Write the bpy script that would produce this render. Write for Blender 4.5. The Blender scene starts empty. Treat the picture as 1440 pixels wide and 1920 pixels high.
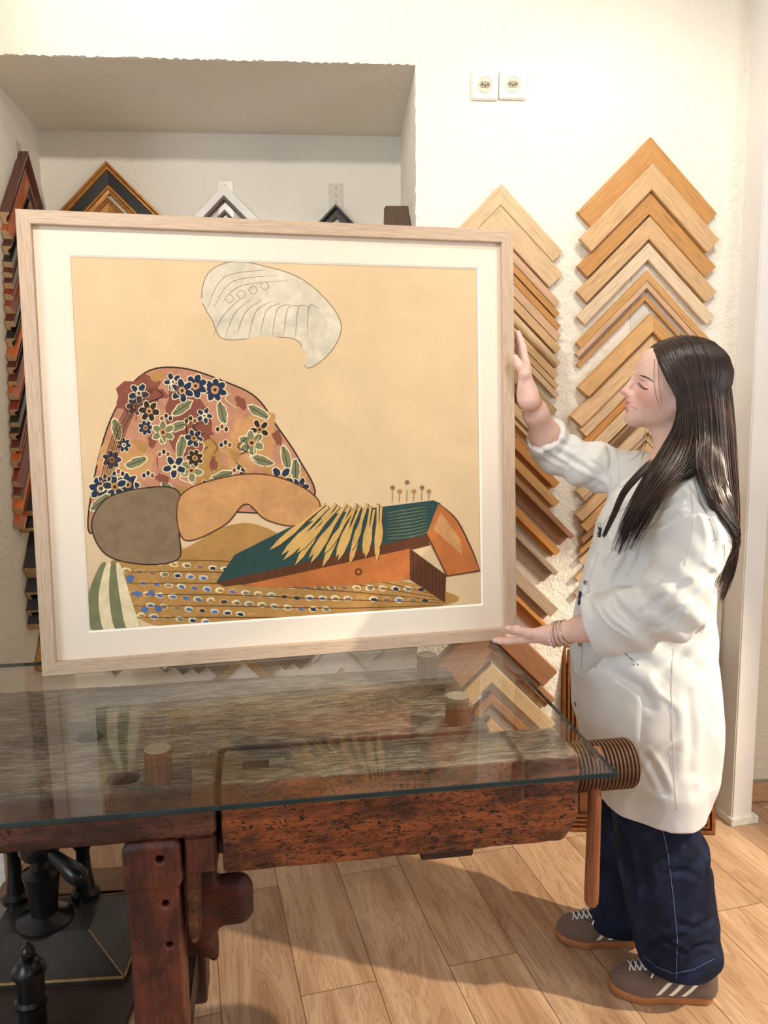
import bpy, bmesh, math, random
import numpy as np
from mathutils import Vector, Matrix
from mathutils.bvhtree import BVHTree
rnd = random.Random(7)
SC = bpy.context.scene
COL = SC.collection
V = Vector
# ------------------------------------------------------------------ camera
FPX, CH, PITCH, ROLL = 1442.0, 1.5, math.radians(8.0), math.radians(0.5)
_R0 = V((1, 0, 0)); _U0 = V((0, math.sin(PITCH), math.cos(PITCH))); CW = V((0, math.cos(PITCH), -math.sin(PITCH)))
CR = math.cos(ROLL) * _R0 - math.sin(ROLL) * _U0
CU = math.cos(ROLL) * _U0 + math.sin(ROLL) * _R0
CC = V((0, 0, CH))
def ray(x, y): return CR * ((x - 720) / FPX) - CU * ((y - 960) / FPX) + CW
def onz(x, y, z):
    d = ray(x, y); return CC + d * ((z - CH) / d.z)
def at(x, y, Y):
    d = ray(x, y); return CC + d * (Y / d.y)
def onp(x, y, P, n):
    d = ray(x, y); return CC + d * ((P - CC).dot(n) / d.dot(n))
cam = bpy.data.objects.new('camera', bpy.data.cameras.new('camera')); COL.objects.link(cam)
M = Matrix((( CR.x, CU.x, -CW.x, 0), (CR.y, CU.y, -CW.y, 0), (CR.z, CU.z, -CW.z, CH), (0, 0, 0, 1)))
cam.matrix_world = M
cam.data.sensor_fit = 'VERTICAL'; cam.data.sensor_height = 24.0; cam.data.lens = FPX / 1920 * 24.0
cam.data.clip_start = 0.02
SC.camera = cam
# ------------------------------------------------------------------ objects
def tag(o, label=None, cat=None, group=None, kind=None):
    if label: o['label'] = label
    if cat: o['category'] = cat
    if group: o['group'] = group
    if kind: o['kind'] = kind
    return o
def empty(name, loc=(0, 0, 0), rz=0.0, label=None, cat=None, group=None):
    o = bpy.data.objects.new(name, None); COL.objects.link(o)
    o.location = loc; o.rotation_euler = (0, 0, rz); o.empty_display_size = 0.05
    return tag(o, label, cat, group)
def frame_matrix(o, ax, ay, az):
    m = Matrix.Identity(4)
    for i in range(3):
        m[i][0], m[i][1], m[i][2], m[i][3] = ax[i], ay[i], az[i], o[i]
    return m
def link_mesh(name, me, mats, parent=None, mw=None):
    o = bpy.data.objects.new(name, me); COL.objects.link(o)
    for m in (mats if isinstance(mats, (list, tuple)) else [mats]): me.materials.append(m)
    if parent: o.parent = parent
    if mw is not None: o.matrix_local = mw
    return o
class MB:
    def __init__(s): s.v = []; s.f = []; s.m = []; s.uv = []
    def face(s, idx, m=0, uv=None):
        s.f.append(tuple(idx)); s.m.append(m); s.uv.append(uv)
    def add(s, vs):
        n = len(s.v); s.v.extend([V(p) for p in vs]); return n
    def box(s, a, b, m=0, R=None, o=None):
        a = V(a); b = V(b)
        c = [V((x, y, z)) for x in (a.x, b.x) for y in (a.y, b.y) for z in (a.z, b.z)]
        if R is not None: c = [R @ p for p in c]
        if o is not None: c = [p + V(o) for p in c]
        n = s.add(c); d = b - a
        for q, (i, j) in (((0, 1, 3, 2), (1, 2)), ((4, 6, 7, 5), (2, 1)), ((0, 4, 5, 1), (0, 2)), ((2, 3, 7, 6), (2, 0)), ((0, 2, 6, 4), (1, 0)), ((1, 5, 7, 3), (0, 1))):
            lo = [V((x, y, z)) for x in (0, d.x) for y in (0, d.y) for z in (0, d.z)]
            L = 0 if d.x >= max(d.y, d.z) else (1 if d.y >= d.z else 2)
            ax = [k for k in (0, 1, 2)]
            fixed = [k for k in ax if k not in (i, j)][0]
            if L == fixed: u_, v_ = i, j
            else: u_, v_ = L, [k for k in (i, j) if k != L][0]
            s.face([n + k for k in q], m, [(lo[k][u_], lo[k][v_] + 0.37 * fixed) for k in q])
    def prism(s, poly, z0, z1, fn, m=0, msides=None):
        n = len(poly)
        a = s.add([fn(x, y, z0) for x, y in poly]); b = s.add([fn(x, y, z1) for x, y in poly])
        s.face([a + i for i in reversed(range(n))], m, [(poly[i][0], poly[i][1]) for i in reversed(range(n))])
        s.face([b + i for i in range(n)], m, [(x, y) for x, y in poly])
        for i in range(n):
            j = (i + 1) % n
            s.face((a + i, a + j, b + j, b + i), m if msides is None else msides, [(0, 0), (.05, 0), (.05, z1 - z0), (0, z1 - z0)])
    def tube(s, path, rad, n=10, m=0, cap=True, flat=1.0, up=None):
        path = [V(p) for p in path]; k = len(path)
        rad = [rad] * k if isinstance(rad, (int, float)) else rad
        rings = []; prev = up; dist = 0
        for i, p in enumerate(path):
            t = (path[min(i + 1, k - 1)] - path[max(i - 1, 0)])
            if t.length < 1e-9: t = V((0, 0, 1))
            t.normalize()
            if prev is None or abs(prev.normalized().dot(t)) > .98: prev = V((0, 0, 1)) if abs(t.z) < .9 else V((1, 0, 0))
            e = (prev - t * prev.dot(t)).normalized(); g = t.cross(e); prev = e
            rings.append(s.add([p + (e * math.cos(2 * math.pi * q / n) + g * math.sin(2 * math.pi * q / n) * flat) * rad[i] for q in range(n)]))
        for i in range(k - 1):
            l = (path[i + 1] - path[i]).length
            for q in range(n):
                r = (q + 1) % n
                s.face((rings[i] + q, rings[i] + r, rings[i + 1] + r, rings[i + 1] + q), m, [(dist, q * .02), (dist, q * .02 + .02), (dist + l, q * .02 + .02), (dist + l, q * .02)])
            dist += l
        if cap:
            s.face([rings[0] + q for q in reversed(range(n))], m); s.face([rings[-1] + q for q in range(n)], m)
    def lathe(s, prof, n=24, m=0, o=(0, 0, 0), ax=None):
        o = V(o); R = Matrix.Identity(3) if ax is None else V((0, 0, 1)).rotation_difference(V(ax)).to_matrix()
        rings = [s.add([o + R @ V((r * math.cos(2 * math.pi * q / n), r * math.sin(2 * math.pi * q / n), z)) for q in range(n)]) for r, z in prof]
        for i in range(len(prof) - 1):
            for q in range(n):
                r = (q + 1) % n
                s.face((rings[i] + q, rings[i] + r, rings[i + 1] + r, rings[i + 1] + q), m)
        s.face([rings[0] + q for q in reversed(range(n))], m); s.face([rings[-1] + q for q in range(n)], m)
    def build(s, name, mats, parent=None, mw=None, bevel=0, seg=2, smooth=False):
        me = bpy.data.meshes.new(name)
        me.from_pydata([tuple(p) for p in s.v], [], s.f)
        uvl = me.uv_layers.new(name='UVMap')
        for pi, p in enumerate(me.polygons):
            p.material_index = s.m[pi]
            u = s.uv[pi]
            if u:
                for k, li in enumerate(p.loop_indices): uvl.data[li].uv = u[k]
        bm = bmesh.new(); bm.from_mesh(me)
        bmesh.ops.recalc_face_normals(bm, faces=bm.faces)
        if bevel:
            ed = [e for e in bm.edges if len(e.link_faces) == 2 and e.calc_face_angle(0) > .5]
            bmesh.ops.bevel(bm, geom=ed, offset=bevel, segments=seg, affect='EDGES', clamp_overlap=True)
        bm.to_mesh(me); bm.free()
        if smooth is True: me.polygons.foreach_set('use_smooth', [True] * len(me.polygons))
        elif smooth: 
            me.polygons.foreach_set('use_smooth', [True] * len(me.polygons)); me.set_sharp_from_angle(angle=smooth)
        return link_mesh(name, me, mats, parent, mw)
# ------------------------------------------------------------------ signed distance modelling
class SDF:
    """a list of rounded solids blended into one continuous surface"""
    def __init__(s): s.ops = []; s.post = None
    def cone(s, a, b, ra, rb, k=.01, op=1):
        a = np.array(a, float); b = np.array(b, float); ba = b - a; l2 = float(ba @ ba) + 1e-12
        def f(p):
            pa = p - a; h = np.clip(pa @ ba / l2, 0, 1)
            return np.linalg.norm(pa - h[:, None] * ba, axis=1) - (ra + (rb - ra) * h)
        s.ops.append((f, k, op)); return s
    def chain(s, pts, rad, k=.01, op=1):
        for i in range(len(pts) - 1): s.cone(pts[i], pts[i + 1], rad[i], rad[i + 1], k, op)
        return s
    def ell(s, c, r, R=None, k=.01, op=1):
        c = np.array(c, float); r = np.array(r, float)
        def f(p):
            q = p - c
            if R is not None: q = q @ R.T
            k0 = np.linalg.norm(q / r, axis=1); k1 = np.linalg.norm(q / (r * r), axis=1) + 1e-9
            return k0 * (k0 - 1) / k1
        s.ops.append((f, k, op)); return s
    def box(s, a, b, rr=.005, R=None, o=None, k=.003, op=1):
        a = np.array(a, float); b = np.array(b, float); c = (a + b) / 2; h = np.abs(b - a) / 2 - rr
        def f(p):
            q = p
            if o is not None: q = q - o
            if R is not None: q = q @ R.T
            q = np.abs(q - c) - h
            return np.linalg.norm(np.maximum(q, 0), axis=1) + np.minimum(q.max(axis=1), 0) - rr
        s.ops.append((f, k, op)); return s
    def cyl(s, c, r, z0, z1, k=.002, op=1, axis=2):
        c = np.array(c, float); o = [i for i in (0, 1, 2) if i != axis]
        def f(p):
            d = np.sqrt((p[:, o[0]] - c[o[0]]) ** 2 + (p[:, o[1]] - c[o[1]]) ** 2) - r
            return np.maximum(d, np.maximum(z0 - p[:, axis], p[:, axis] - z1))
        s.ops.append((f, k, op)); return s
    def loft(s, knots, k=.02, op=1, pw=2.0, rr=.0):
        K = np.array(knots, float)
        def f(p):
            z = p[:, 2]; cx, cy, rx, ry = [np.interp(z, K[:, 0], K[:, i]) for i in (1, 2, 3, 4)]
            x = np.abs(p[:, 0] - cx); y = np.abs(p[:, 1] - cy)
            k0 = ((x / rx) ** pw + (y / ry) ** pw) ** (1 / pw)
            d = (k0 - 1) * np.minimum(rx, ry) * .92
            dz = np.maximum(K[0, 0] - z, z - K[-1, 0])
            return np.maximum(d, dz) if rr == 0 else np.where((d > -rr) & (dz > -rr), np.sqrt(np.maximum(d + rr, 0) ** 2 + np.maximum(dz + rr, 0) ** 2) - rr, np.maximum(d, dz))
        s.ops.append((f, k, op)); return s
    def ev(s, p, act=None):
        d = np.full(len(p), 1e3)
        for i, (f, k, op) in enumerate(s.ops):
            if act is not None and not act[i]: continue
            e = f(p)
            if op == 1:
                if k > 0:
                    h = np.maximum(k - np.abs(d - e), 0) / k; d = np.minimum(d, e) - h * h * k * .25
                else: d = np.minimum(d, e)
            else:
                if k > 0:
                    h = np.maximum(k - np.abs(d + e), 0) / k; d = np.maximum(d, -e) + h * h * k * .25
                else: d = np.maximum(d, -e)
        if s.post: d = s.post(p, d)
        return d
    def mesh(s, lo, hi, h, B=14, slack=.012):
        lo = np.array(lo, float); hi = np.array(hi, float)
        nb = np.ceil((hi - lo) / (h * B)).astype(int)
        G = np.stack(np.meshgrid(*[np.arange(n) for n in nb], indexing='ij'), -1).reshape(-1, 3)
        ctr = lo + (G + .5) * B * h; R = B * h * .5 * math.sqrt(3) + h
        vals = [f(ctr) for f, k, op in s.ops]
        d = s.ev(ctr)
        keep = np.abs(d) < R * 1.25 + slack
        N = (nb * B + 2).astype(np.int64)
        corner = np.stack(np.meshgrid(*[np.arange(B + 1)] * 3, indexing='ij'), -1).reshape(-1, 3)
        ids, pos, quads = [], [], []
        cid = lambda I: (I[:, 0] * N[1] + I[:, 1]) * N[2] + I[:, 2]
        for bi in np.nonzero(keep)[0]:
            act = [vals[i][bi] < R * 1.25 + s.ops[i][1] + slack for i in range(len(s.ops))]
            base = G[bi] * B
            P = lo + (base + corner) * h
            D = s.ev(P, act).reshape(B + 1, B + 1, B + 1)
            S = D < 0
            if S.all() or not S.any(): continue
            c8 = np.stack([S[i:B + i, j:B + j, k:B + k] for i in (0, 1) for j in (0, 1) for k in (0, 1)])
            cell = c8.any(0) & ~c8.all(0)
            I = np.argwhere(cell)
            acc = np.zeros((len(I), 3)); cnt = np.zeros(len(I))
            for ax in range(3):
                o = [a for a in range(3) if a != ax]
                for u in (0, 1):
                    for w in (0, 1):
                        A = I.copy(); A[:, o[0]] += u; A[:, o[1]] += w
                        Bq = A.copy(); Bq[:, ax] += 1
                        da = D[A[:, 0], A[:, 1], A[:, 2]]; db = D[Bq[:, 0], Bq[:, 1], Bq[:, 2]]
                        cr = (da < 0) != (db < 0)
                        t = np.where(cr, da / np.where(cr, da - db, 1), 0)
                        pt = A.astype(float); pt[:, ax] += t
                        acc[cr] += pt[cr]; cnt[cr] += 1
            ids.append(cid(I + base)); pos.append(lo + (acc / cnt[:, None] + base) * h)
            for ax in range(3):
                o1, o2 = [(1, 2), (2, 0), (0, 1)][ax]
                s0 = S[:B, :B, :B]; sl = [slice(0, B)] * 3; sl[ax] = slice(1, B + 1)
                E = np.argwhere(s0 != S[tuple(sl)])
                if not len(E): continue
                ins = s0[E[:, 0], E[:, 1], E[:, 2]]
                g = E + base
                q = []
                for du, dw in ((1, 1), (0, 1), (0, 0), (1, 0)):
                    c = g.copy(); c[:, o1] -= du; c[:, o2] -= dw; q.append(cid(c))
                q = np.stack(q, 1); q[~ins] = q[~ins][:, ::-1]
                ok = (g[:, o1] > 0) & (g[:, o2] > 0)
                quads.append(q[ok])
        ids = np.concatenate(ids); pos = np.concatenate(pos); quads = np.concatenate(quads)
        o = np.argsort(ids); ids = ids[o]; pos = pos[o]
        idx = np.searchsorted(ids, quads); idx = np.minimum(idx, len(ids) - 1)
        ok = (ids[idx] == quads).all(1)
        return pos, idx[ok]
    def obj(s, name, lo, hi, h, mats, parent=None, mw=None, smooth=True, relax=1):
        v, q = s.mesh(lo, hi, h)
        for _ in range(relax):                     # a light relaxation evens the surface
            n = np.zeros(len(v)); a = np.zeros_like(v)
            for i in range(4):
                j = (i + 1) % 4
                np.add.at(a, q[:, i], v[q[:, j]]); np.add.at(n, q[:, i], 1)
                np.add.at(a, q[:, j], v[q[:, i]]); np.add.at(n, q[:, j], 1)
            v = np.where(n[:, None] > 0, v * .5 + .5 * a / np.maximum(n, 1)[:, None], v)
        me = bpy.data.meshes.new(name)
        me.vertices.add(len(v)); me.vertices.foreach_set('co', v.ravel())
        me.loops.add(q.size); me.loops.foreach_set('vertex_index', q.ravel().astype(np.int32))
        me.polygons.add(len(q)); me.polygons.foreach_set('loop_start', np.arange(len(q), dtype=np.int32) * 4)
        me.update(calc_edges=True); me.validate()
        if smooth: me.polygons.foreach_set('use_smooth', [True] * len(me.polygons))
        ob = link_mesh(name, me, mats, parent, mw); ob['_v'] = 0; del ob['_v']
        return ob
def vnoise(p, sc, seed=0):
    """smooth value noise, -1..1"""
    q = p * sc + 37.7 + seed * 11.3; i = np.floor(q).astype(np.int64); f = q - i; f = f * f * (3 - 2 * f)
    def hsh(a, b, c):
        n = (a * 73856093) ^ (b * 19349663) ^ (c * 83492791) ^ (seed * 2654435)
        n = (n ^ (n >> 13)) * 1274126177 & 0x7fffffff
        return (n % 65536) / 32768.0 - 1
    r = 0
    for a in (0, 1):
        for b in (0, 1):
            for c in (0, 1):
                w = (f[:, 0] if a else 1 - f[:, 0]) * (f[:, 1] if b else 1 - f[:, 1]) * (f[:, 2] if c else 1 - f[:, 2])
                r = r + w * hsh(i[:, 0] + a, i[:, 1] + b, i[:, 2] + c)
    return r
def bvh_of(*objs):
    vs, fs = [], []
    for o in objs:
        n = len(vs); mw = o.matrix_world
        par = o.parent
        m = o.matrix_local.copy()
        while par: m = par.matrix_local @ m; par = par.parent
        vs += [m @ x.co for x in o.data.vertices]; fs += [[n + i for i in p.vertices] for p in o.data.polygons]
    return BVHTree.FromPolygons(vs, fs)
# ------------------------------------------------------------------ materials
def srgb(r, g, b):
    f = lambda c: (c / 255 / 12.92) if c <= 10 else ((c / 255 + .055) / 1.055) ** 2.4
    return (f(r), f(g), f(b), 1)
class NT:
    def __init__(s, name):
        s.m = bpy.data.materials.new(name); s.m.use_nodes = True; s.t = s.m.node_tree; s.n = s.t.nodes
        s.b = s.n['Principled BSDF']; s.out = s.n['Material Output']
    def new(s, typ, **kw):
        n = s.n.new(typ)
        for k, v in kw.items():
            if k in n.inputs: n.inputs[k].default_value = v
            else: setattr(n, k, v)
        return n
    def l(s, a, b): s.t.links.new(a, b)
    def coord(s, kind='Object', scale=(1, 1, 1), rot=(0, 0, 0), loc=(0, 0, 0)):
        c = s.new('ShaderNodeTexCoord'); m = s.new('ShaderNodeMapping')
        m.inputs['Scale'].default_value = scale; m.inputs['Rotation'].default_value = rot; m.inputs['Location'].default_value = loc
        s.l(c.outputs[kind], m.inputs[0]); return m.outputs[0]
    def noise(s, vec, scale=5, detail=3, rough=.5, dist=0):
        n = s.new('ShaderNodeTexNoise'); n.inputs['Scale'].default_value = scale; n.inputs['Detail'].default_value = detail
        n.inputs['Roughness'].default_value = rough; n.inputs['Distortion'].default_value = dist
        if vec is not None: s.l(vec, n.inputs['Vector'])
        return n.outputs[0]
    def ramp(s, fac, stops, interp='LINEAR'):
        r = s.new('ShaderNodeValToRGB'); r.color_ramp.interpolation = interp; e = r.color_ramp.elements
        while len(e) < len(stops): e.new(.5)
        for i, (p, c) in enumerate(stops): e[i].position = p; e[i].color = c if len(c) == 4 else (*c, 1)
        s.l(fac, r.inputs[0]); return r.outputs[0]
    def mix(s, fac, a, b, typ='MIX'):
        n = s.new('ShaderNodeMix', data_type='RGBA', blend_type=typ)
        for v, i in ((fac, 0), (a, 6), (b, 7)):
            if hasattr(v, 'is_output'): s.l(v, n.inputs[i])
            else: n.inputs[i].default_value = v
        return n.outputs[2]
    def math(s, op, a, b=0.0):
        n = s.new('ShaderNodeMath', operation=op)
        for v, i in ((a, 0), (b, 1)):
            if hasattr(v, 'is_output'): s.l(v, n.inputs[i])
            else: n.inputs[i].default_value = v
        return n.outputs[0]
    def bump(s, h, st=.3, dist=.01):
        b = s.new('ShaderNodeBump'); b.inputs['Strength'].default_value = st; b.inputs['Distance'].default_value = dist
        s.l(h, b.inputs['Height']); s.l(b.outputs[0], s.b.inputs['Normal']); return b
    def base(s, c, rough=.5, metal=0, spec=.5):
        if hasattr(c, 'is_output'): s.l(c, s.b.inputs['Base Color'])
        else: s.b.inputs['Base Color'].default_value = c
        if hasattr(rough, 'is_output'): s.l(rough, s.b.inputs['Roughness'])
        else: s.b.inputs['Roughness'].default_value = rough
        s.b.inputs['Metallic'].default_value = metal; s.b.inputs['Specular IOR Level'].default_value = spec
        return s.m
def dk(c, k): return (c[0] * k, c[1] * k, c[2] * k, 1)
def plain(name, c, rough=.5, metal=0, var=.15, sc=30, bump=0, spec=.5, kind='Object'):
    t = NT(name); v = t.coord(kind); n = t.noise(v, sc, 3)
    col = t.ramp(n, [(.3, dk(c, 1 - var)), (.7, dk(c, 1 + var))])
    if bump: t.bump(n, bump, .004)
    return t.base(col, rough, metal, spec)
def wood(name, c, contrast=.3, rough=.45, scale=1.0, kind='UV', bump=.12, dark=None, axis=0, spec=.4):
    t = NT(name); sc = [26 * scale] * 3; sc[axis] = 1.6 * scale
    v = t.coord(kind, tuple(sc)); n = t.noise(v, 3.0, 5, .62, 1.2)
    sc2 = [90 * scale] * 3; sc2[axis] = 2.5 * scale
    n2 = t.noise(t.coord(kind, tuple(sc2)), 4, 3)
    a = dark or dk(c, 1 - contrast)
    col = t.ramp(n, [(.28, a), (.5, c), (.78, dk(c, 1 + contrast * .5))])
    col = t.mix(t.ramp(n2, [(.35, (1, 1, 1)), (.5, (0, 0, 0))]), col, dk(a, .85))
    t.bump(n2, bump, .002)
    return t.base(col, rough, 0, spec)
# ================================================================== the room
WA = math.radians(4.4)
W0 = V((0.3, 2.585, 0)); WX = V((math.cos(WA), math.sin(WA), 0)); WN = V((math.sin(WA), -math.cos(WA), 0)); WZ = V((0, 0, 1))
def onw(x, y, off=0.0): return onp(x, y, W0 + WN * off, WN)
def wc(p): q = p - W0; return q.dot(WX), q.z
CEIL = 2.95
def plaster(name, c, st=.85):
    t = NT(name); v = t.coord('Object')
    n1 = t.noise(v, 130, 4, .6); n2 = t.noise(v, 42, 3, .55); n3 = t.noise(v, 3, 2)
    h = t.math('ADD', t.math('MULTIPLY', n1, .6), n2)
    t.bump(h, st, .009)
    return t.base(t.mix(t.ramp(n3, [(.3, (0, 0, 0)), (.7, (1, 1, 1))]), dk(c, .96), c), .85, 0, .2)
m_plaster = plaster('white_plaster', srgb(246, 239, 224))
m_plaster2 = plaster('white_niche_plaster', srgb(243, 236, 222), .45)
m_paint = plain('white_gloss_paint', srgb(236, 231, 224), .35, 0, .03, 6)
# floor boards ----------------------------------------------------
def floor_mat():
    t = NT('oak_laminate'); A = math.radians(14.7)
    # boards run away from the camera, turned to the left
    v = t.coord('Object', (1, 1, 1), (0, 0, -math.radians(90) - A), (0.31, 0.035, 0))
    br = t.new('ShaderNodeTexBrick'); br.offset = .37; br.offset_frequency = 2
    t.l(v, br.inputs['Vector'])
    for k, x in (('Color1', (0, 0, 0, 1)), ('Color2', (1, 1, 1, 1)), ('Mortar', (.5, .5, .5, 1)), ('Scale', 1.0), ('Mortar Size', .0011), ('Mortar Smooth', .2), ('Bias', 0), ('Brick Width', 1.28), ('Row Height', .2)):
        br.inputs[k].default_value = x
    off = t.new('ShaderNodeVectorMath', operation='MULTIPLY_ADD')
    t.l(br.outputs['Color'], off.inputs[0]); off.inputs[1].default_value = (17, 9, 5); t.l(v, off.inputs[2])
    mp = t.new('ShaderNodeMapping'); mp.inputs['Scale'].default_value = (1.0, 7, 1); t.l(off.outputs[0], mp.inputs[0])
    n = t.noise(mp.outputs[0], 1.3, 4, .55, .8)
    rings = t.new('ShaderNodeMath', operation='SINE'); t.l(t.math('MULTIPLY', n, 105), rings.inputs[0])
    mp2 = t.new('ShaderNodeMapping'); mp2.inputs['Scale'].default_value = (4, 110, 1); t.l(off.outputs[0], mp2.inputs[0])
    fine = t.noise(mp2.outputs[0], 2, 3, .6)
    c = t.ramp(n, [(.2, srgb(150, 112, 84)), (.40, srgb(192, 154, 120)), (.58, srgb(216, 182, 148)), (.8, srgb(176, 138, 106))])
    c = t.mix(t.math('MULTIPLY', t.ramp(rings.outputs[0], [(.45, (0, 0, 0)), (1, (1, 1, 1))]), .3), c, srgb(134, 94, 66))
    c = t.mix(t.math('MULTIPLY', t.ramp(fine, [(.5, (0, 0, 0)), (.72, (1, 1, 1))]), .35), c, srgb(126, 88, 60))
    mp3 = t.new('ShaderNodeMapping'); mp3.inputs['Scale'].default_value = (2.0, 5.5, 1); t.l(off.outputs[0], mp3.inputs[0])
    vo = t.new('ShaderNodeTexVoronoi'); t.l(mp3.outputs[0], vo.inputs['Vector']); vo.inputs['Scale'].default_value = 1.1
    kn = t.ramp(vo.outputs['Distance'], [(.015, (1, 1, 1)), (.11, (0, 0, 0))])
    c = t.mix(t.math('MULTIPLY', kn, .75), c, srgb(92, 62, 42))
    tone = t.ramp(br.outputs['Color'], [(0, (.84, .80, .77)), (1, (1.08, 1.06, 1.03))])
    c = t.mix(1.0, c, tone, 'MULTIPLY')
    c = t.mix(br.outputs['Fac'], c, srgb(86, 58, 38))
    t.bump(t.math('SUBTRACT', t.math('MULTIPLY', fine, .15), br.outputs['Fac']), .35, .002)
    return t.base(c, t.ramp(fine, [(.3, (.34, .34, .34)), (.7, (.46, .46, .46))]), 0, .4)
m_floor = floor_mat()
b = MB(); n = b.add([(-4, -3, 0), (4, -3, 0), (4, 5, 0), (-4, 5, 0)]); b.face((n, n + 1, n + 2, n + 3))
n = b.add([(-4, -3, -.1), (4, -3, -.1), (4, 5, -.1), (-4, 5, -.1)]); b.face((n + 3, n + 2, n + 1, n))
tag(b.build('floor', m_floor), kind='structure')
b = MB(); b.box((-4, -3, CEIL), (4, 5, CEIL + .1)); tag(b.build('ceiling', plain('ceiling_paint', srgb(240, 236, 228), .8)), kind='structure')
# wall with the niche ---------------------------------------------
NR = onw(779, 125); NZ = NR.z
NBACK = onz(400, 250, NZ + .012)                  # where the niche ceiling meets its back
NB0 = NBACK
def onback(x, y, off=0.0): return onp(x, y, NB0 + WN * off, WN)
bl = onback(72, 262); brr = onback(751, 300)
jdir = (onz(0, 160, NZ + .012) - onz(70, 243, NZ + .012)); jdir.z = 0; jdir.normalize()
JN = V((-jdir.y, jdir.x, 0));  JN = JN if JN.x > 0 else -JN
JL0 = V((bl.x, bl.y, 0))
tt = ((W0 - JL0).dot(WN)) / jdir.dot(WN); JLF = JL0 + jdir * tt             # front edge of the left jamb
NRF = V((NR.x, NR.y, 0)); NRB = V((brr.x, brr.y, 0))
rdir = (NRF - NRB).normalized(); RN = V((rdir.y, -rdir.x, 0)); RN = RN if RN.x < 0 else -RN
WEND = 0.90                                        # wall ends here (along the wall) at the white post
def P2(p, z): return V((p.x, p.y, z))
zc = NZ + .006
b = MB()
xl = wc(JLF)[0]; xr = wc(NRF)[0]
def wp(a, z): return W0 + WX * a + WZ * z
def jag(pa, pb, k, amp, axis):
    r = random.Random(3); out = []
    for i in range(k + 1):
        p = pa.lerp(pb, i / k)
        if 0 < i < k: p = p + axis * (r.uniform(-amp, amp))
        out.append(p)
    return out
topedge = jag(wp(xl, zc), wp(xr, zc), 150, .0035, WZ)
redge = jag(wp(xr, zc), wp(xr, 0), 150, .0025, WX)
def strip(A, B):
    n = b.add(A); m = b.add(B); k = len(A)
    for i in range(k - 1): b.face((n + i, n + i + 1, m + i + 1, m + i))
strip(topedge, [W0 + WX * (p - W0).dot(WX) + WZ * CEIL for p in topedge])
strip(redge, [W0 + WX * WEND + WZ * p.z for p in redge])
n = b.add([wp(xr, zc), wp(WEND, zc), wp(WEND, CEIL), wp(xr, CEIL)]); b.face((n, n + 1, n + 2, n + 3))
JEX = JLF + jdir * .27                              # the left cheek runs on towards the room as a pier
n = b.add([P2(JLF, 0), P2(JEX, 0), P2(JEX, CEIL), P2(JLF, CEIL)]); b.face((n, n + 1, n + 2, n + 3))
n = b.add([P2(JEX, 0), P2(JEX - JN * 1.4, 0), P2(JEX - JN * 1.4, CEIL), P2(JEX, CEIL)]); b.face((n, n + 1, n + 2, n + 3))
n = b.add([wp(WEND, 0), wp(WEND, 0) - WN * .3, wp(WEND, CEIL) - WN * .3, wp(WEND, CEIL)]); b.face((n, n + 1, n + 2, n + 3))
o = b.build('wall_front', m_plaster); tag(o, kind='structure')
b = MB()
back_t = [P2(JL0, NZ + .012).lerp(P2(NRB, NZ + .012), i / 150) for i in range(151)]
mid_t = [wp(xl, zc).lerp(wp(xr, zc), i / 150) - WN * .012 for i in range(151)]       # the ragged lip runs into flat plaster
strip(topedge, mid_t); strip(mid_t, back_t)
mid_r = [wp(xr, p.z) - WN * .012 for p in redge]
strip(redge, mid_r); strip(mid_r, [P2(NRB, p.z + (.012 if i == 0 else 0)) for i, p in enumerate(redge)])
n = b.add([P2(JLF, 0), P2(JL0, 0), P2(JL0, NZ + .012), wp(xl, zc)]); b.face((n, n + 1, n + 2, n + 3))
n = b.add([P2(JL0, 0), P2(NRB, 0), P2(NRB, NZ + .012), P2(JL0, NZ + .012)]); b.face((n, n + 1, n + 2, n + 3))
o = b.build('wall_niche', m_plaster2); tag(o, kind='structure')
# far wall past the post, post, skirting --------------------------------
RW = wp(WEND - .02, 0) - WN * .06
def onr(x, y, off=0.0): return onp(x, y, RW + WN * off, WN)
b = MB(); b.box((0, 0, 0), (2.6, .12, CEIL))
mw = frame_matrix(RW, WX, -WN, WZ)
o = b.build('wall_right', plaster('cream_plaster', srgb(232, 219, 196)), mw=mw); tag(o, kind='structure')
b = MB(); b.box((.12, -.014, 0.004), (2.6, 0.0, .078), 0); b.box((.12, -.012, .078), (2.6, 0, .086), 1)
o = b.build('baseboard_right', [wood('beech_skirting', srgb(196, 152, 112), .15, .4, 1), plain('skirting_gap', srgb(150, 140, 120))], mw=mw); tag(o, kind='structure')
PA = math.radians(13)
px_, py_ = V((math.cos(PA), math.sin(PA), 0)), V((-math.sin(PA), math.cos(PA), 0))
pc = onz(1372, 1549, 0)
b = MB()
lean = V((-.022, 0, 0))
vs = []
for z, l in ((0, 0), (CEIL, 1)):
    for a, d in ((0.004, .006), (.086, .006), (.086, .14), (.004, .14)): vs.append(pc + px_ * a + py_ * d + V((0, 0, z)) + lean * l)
n = b.add(vs)
for q in ((0, 1, 5, 4), (1, 2, 6, 5), (2, 3, 7, 6), (3, 0, 4, 7), (4, 5, 6, 7), (3, 2, 1, 0)): b.face([n + i for i in q])
o = b.build('trim_1', m_paint, bevel=.004); tag(o, kind='structure')
b = MB(); b.box((-.006, -.006, 0), (.105, .15, .028))
o = b.build('trim_2', plain('white_plinth_paint', srgb(226, 222, 210), .4), mw=frame_matrix(pc, px_, py_, WZ), bevel=.002); tag(o, kind='structure')
# side walls and the wall behind the camera, off view, close the room for the light
for nm, a, c in (('wall_left', (-4.1, -3, 0), (-4, 2.4, CEIL)),):
    b = MB(); b.box(a, c); tag(b.build(nm, m_plaster), kind='structure')
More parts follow.
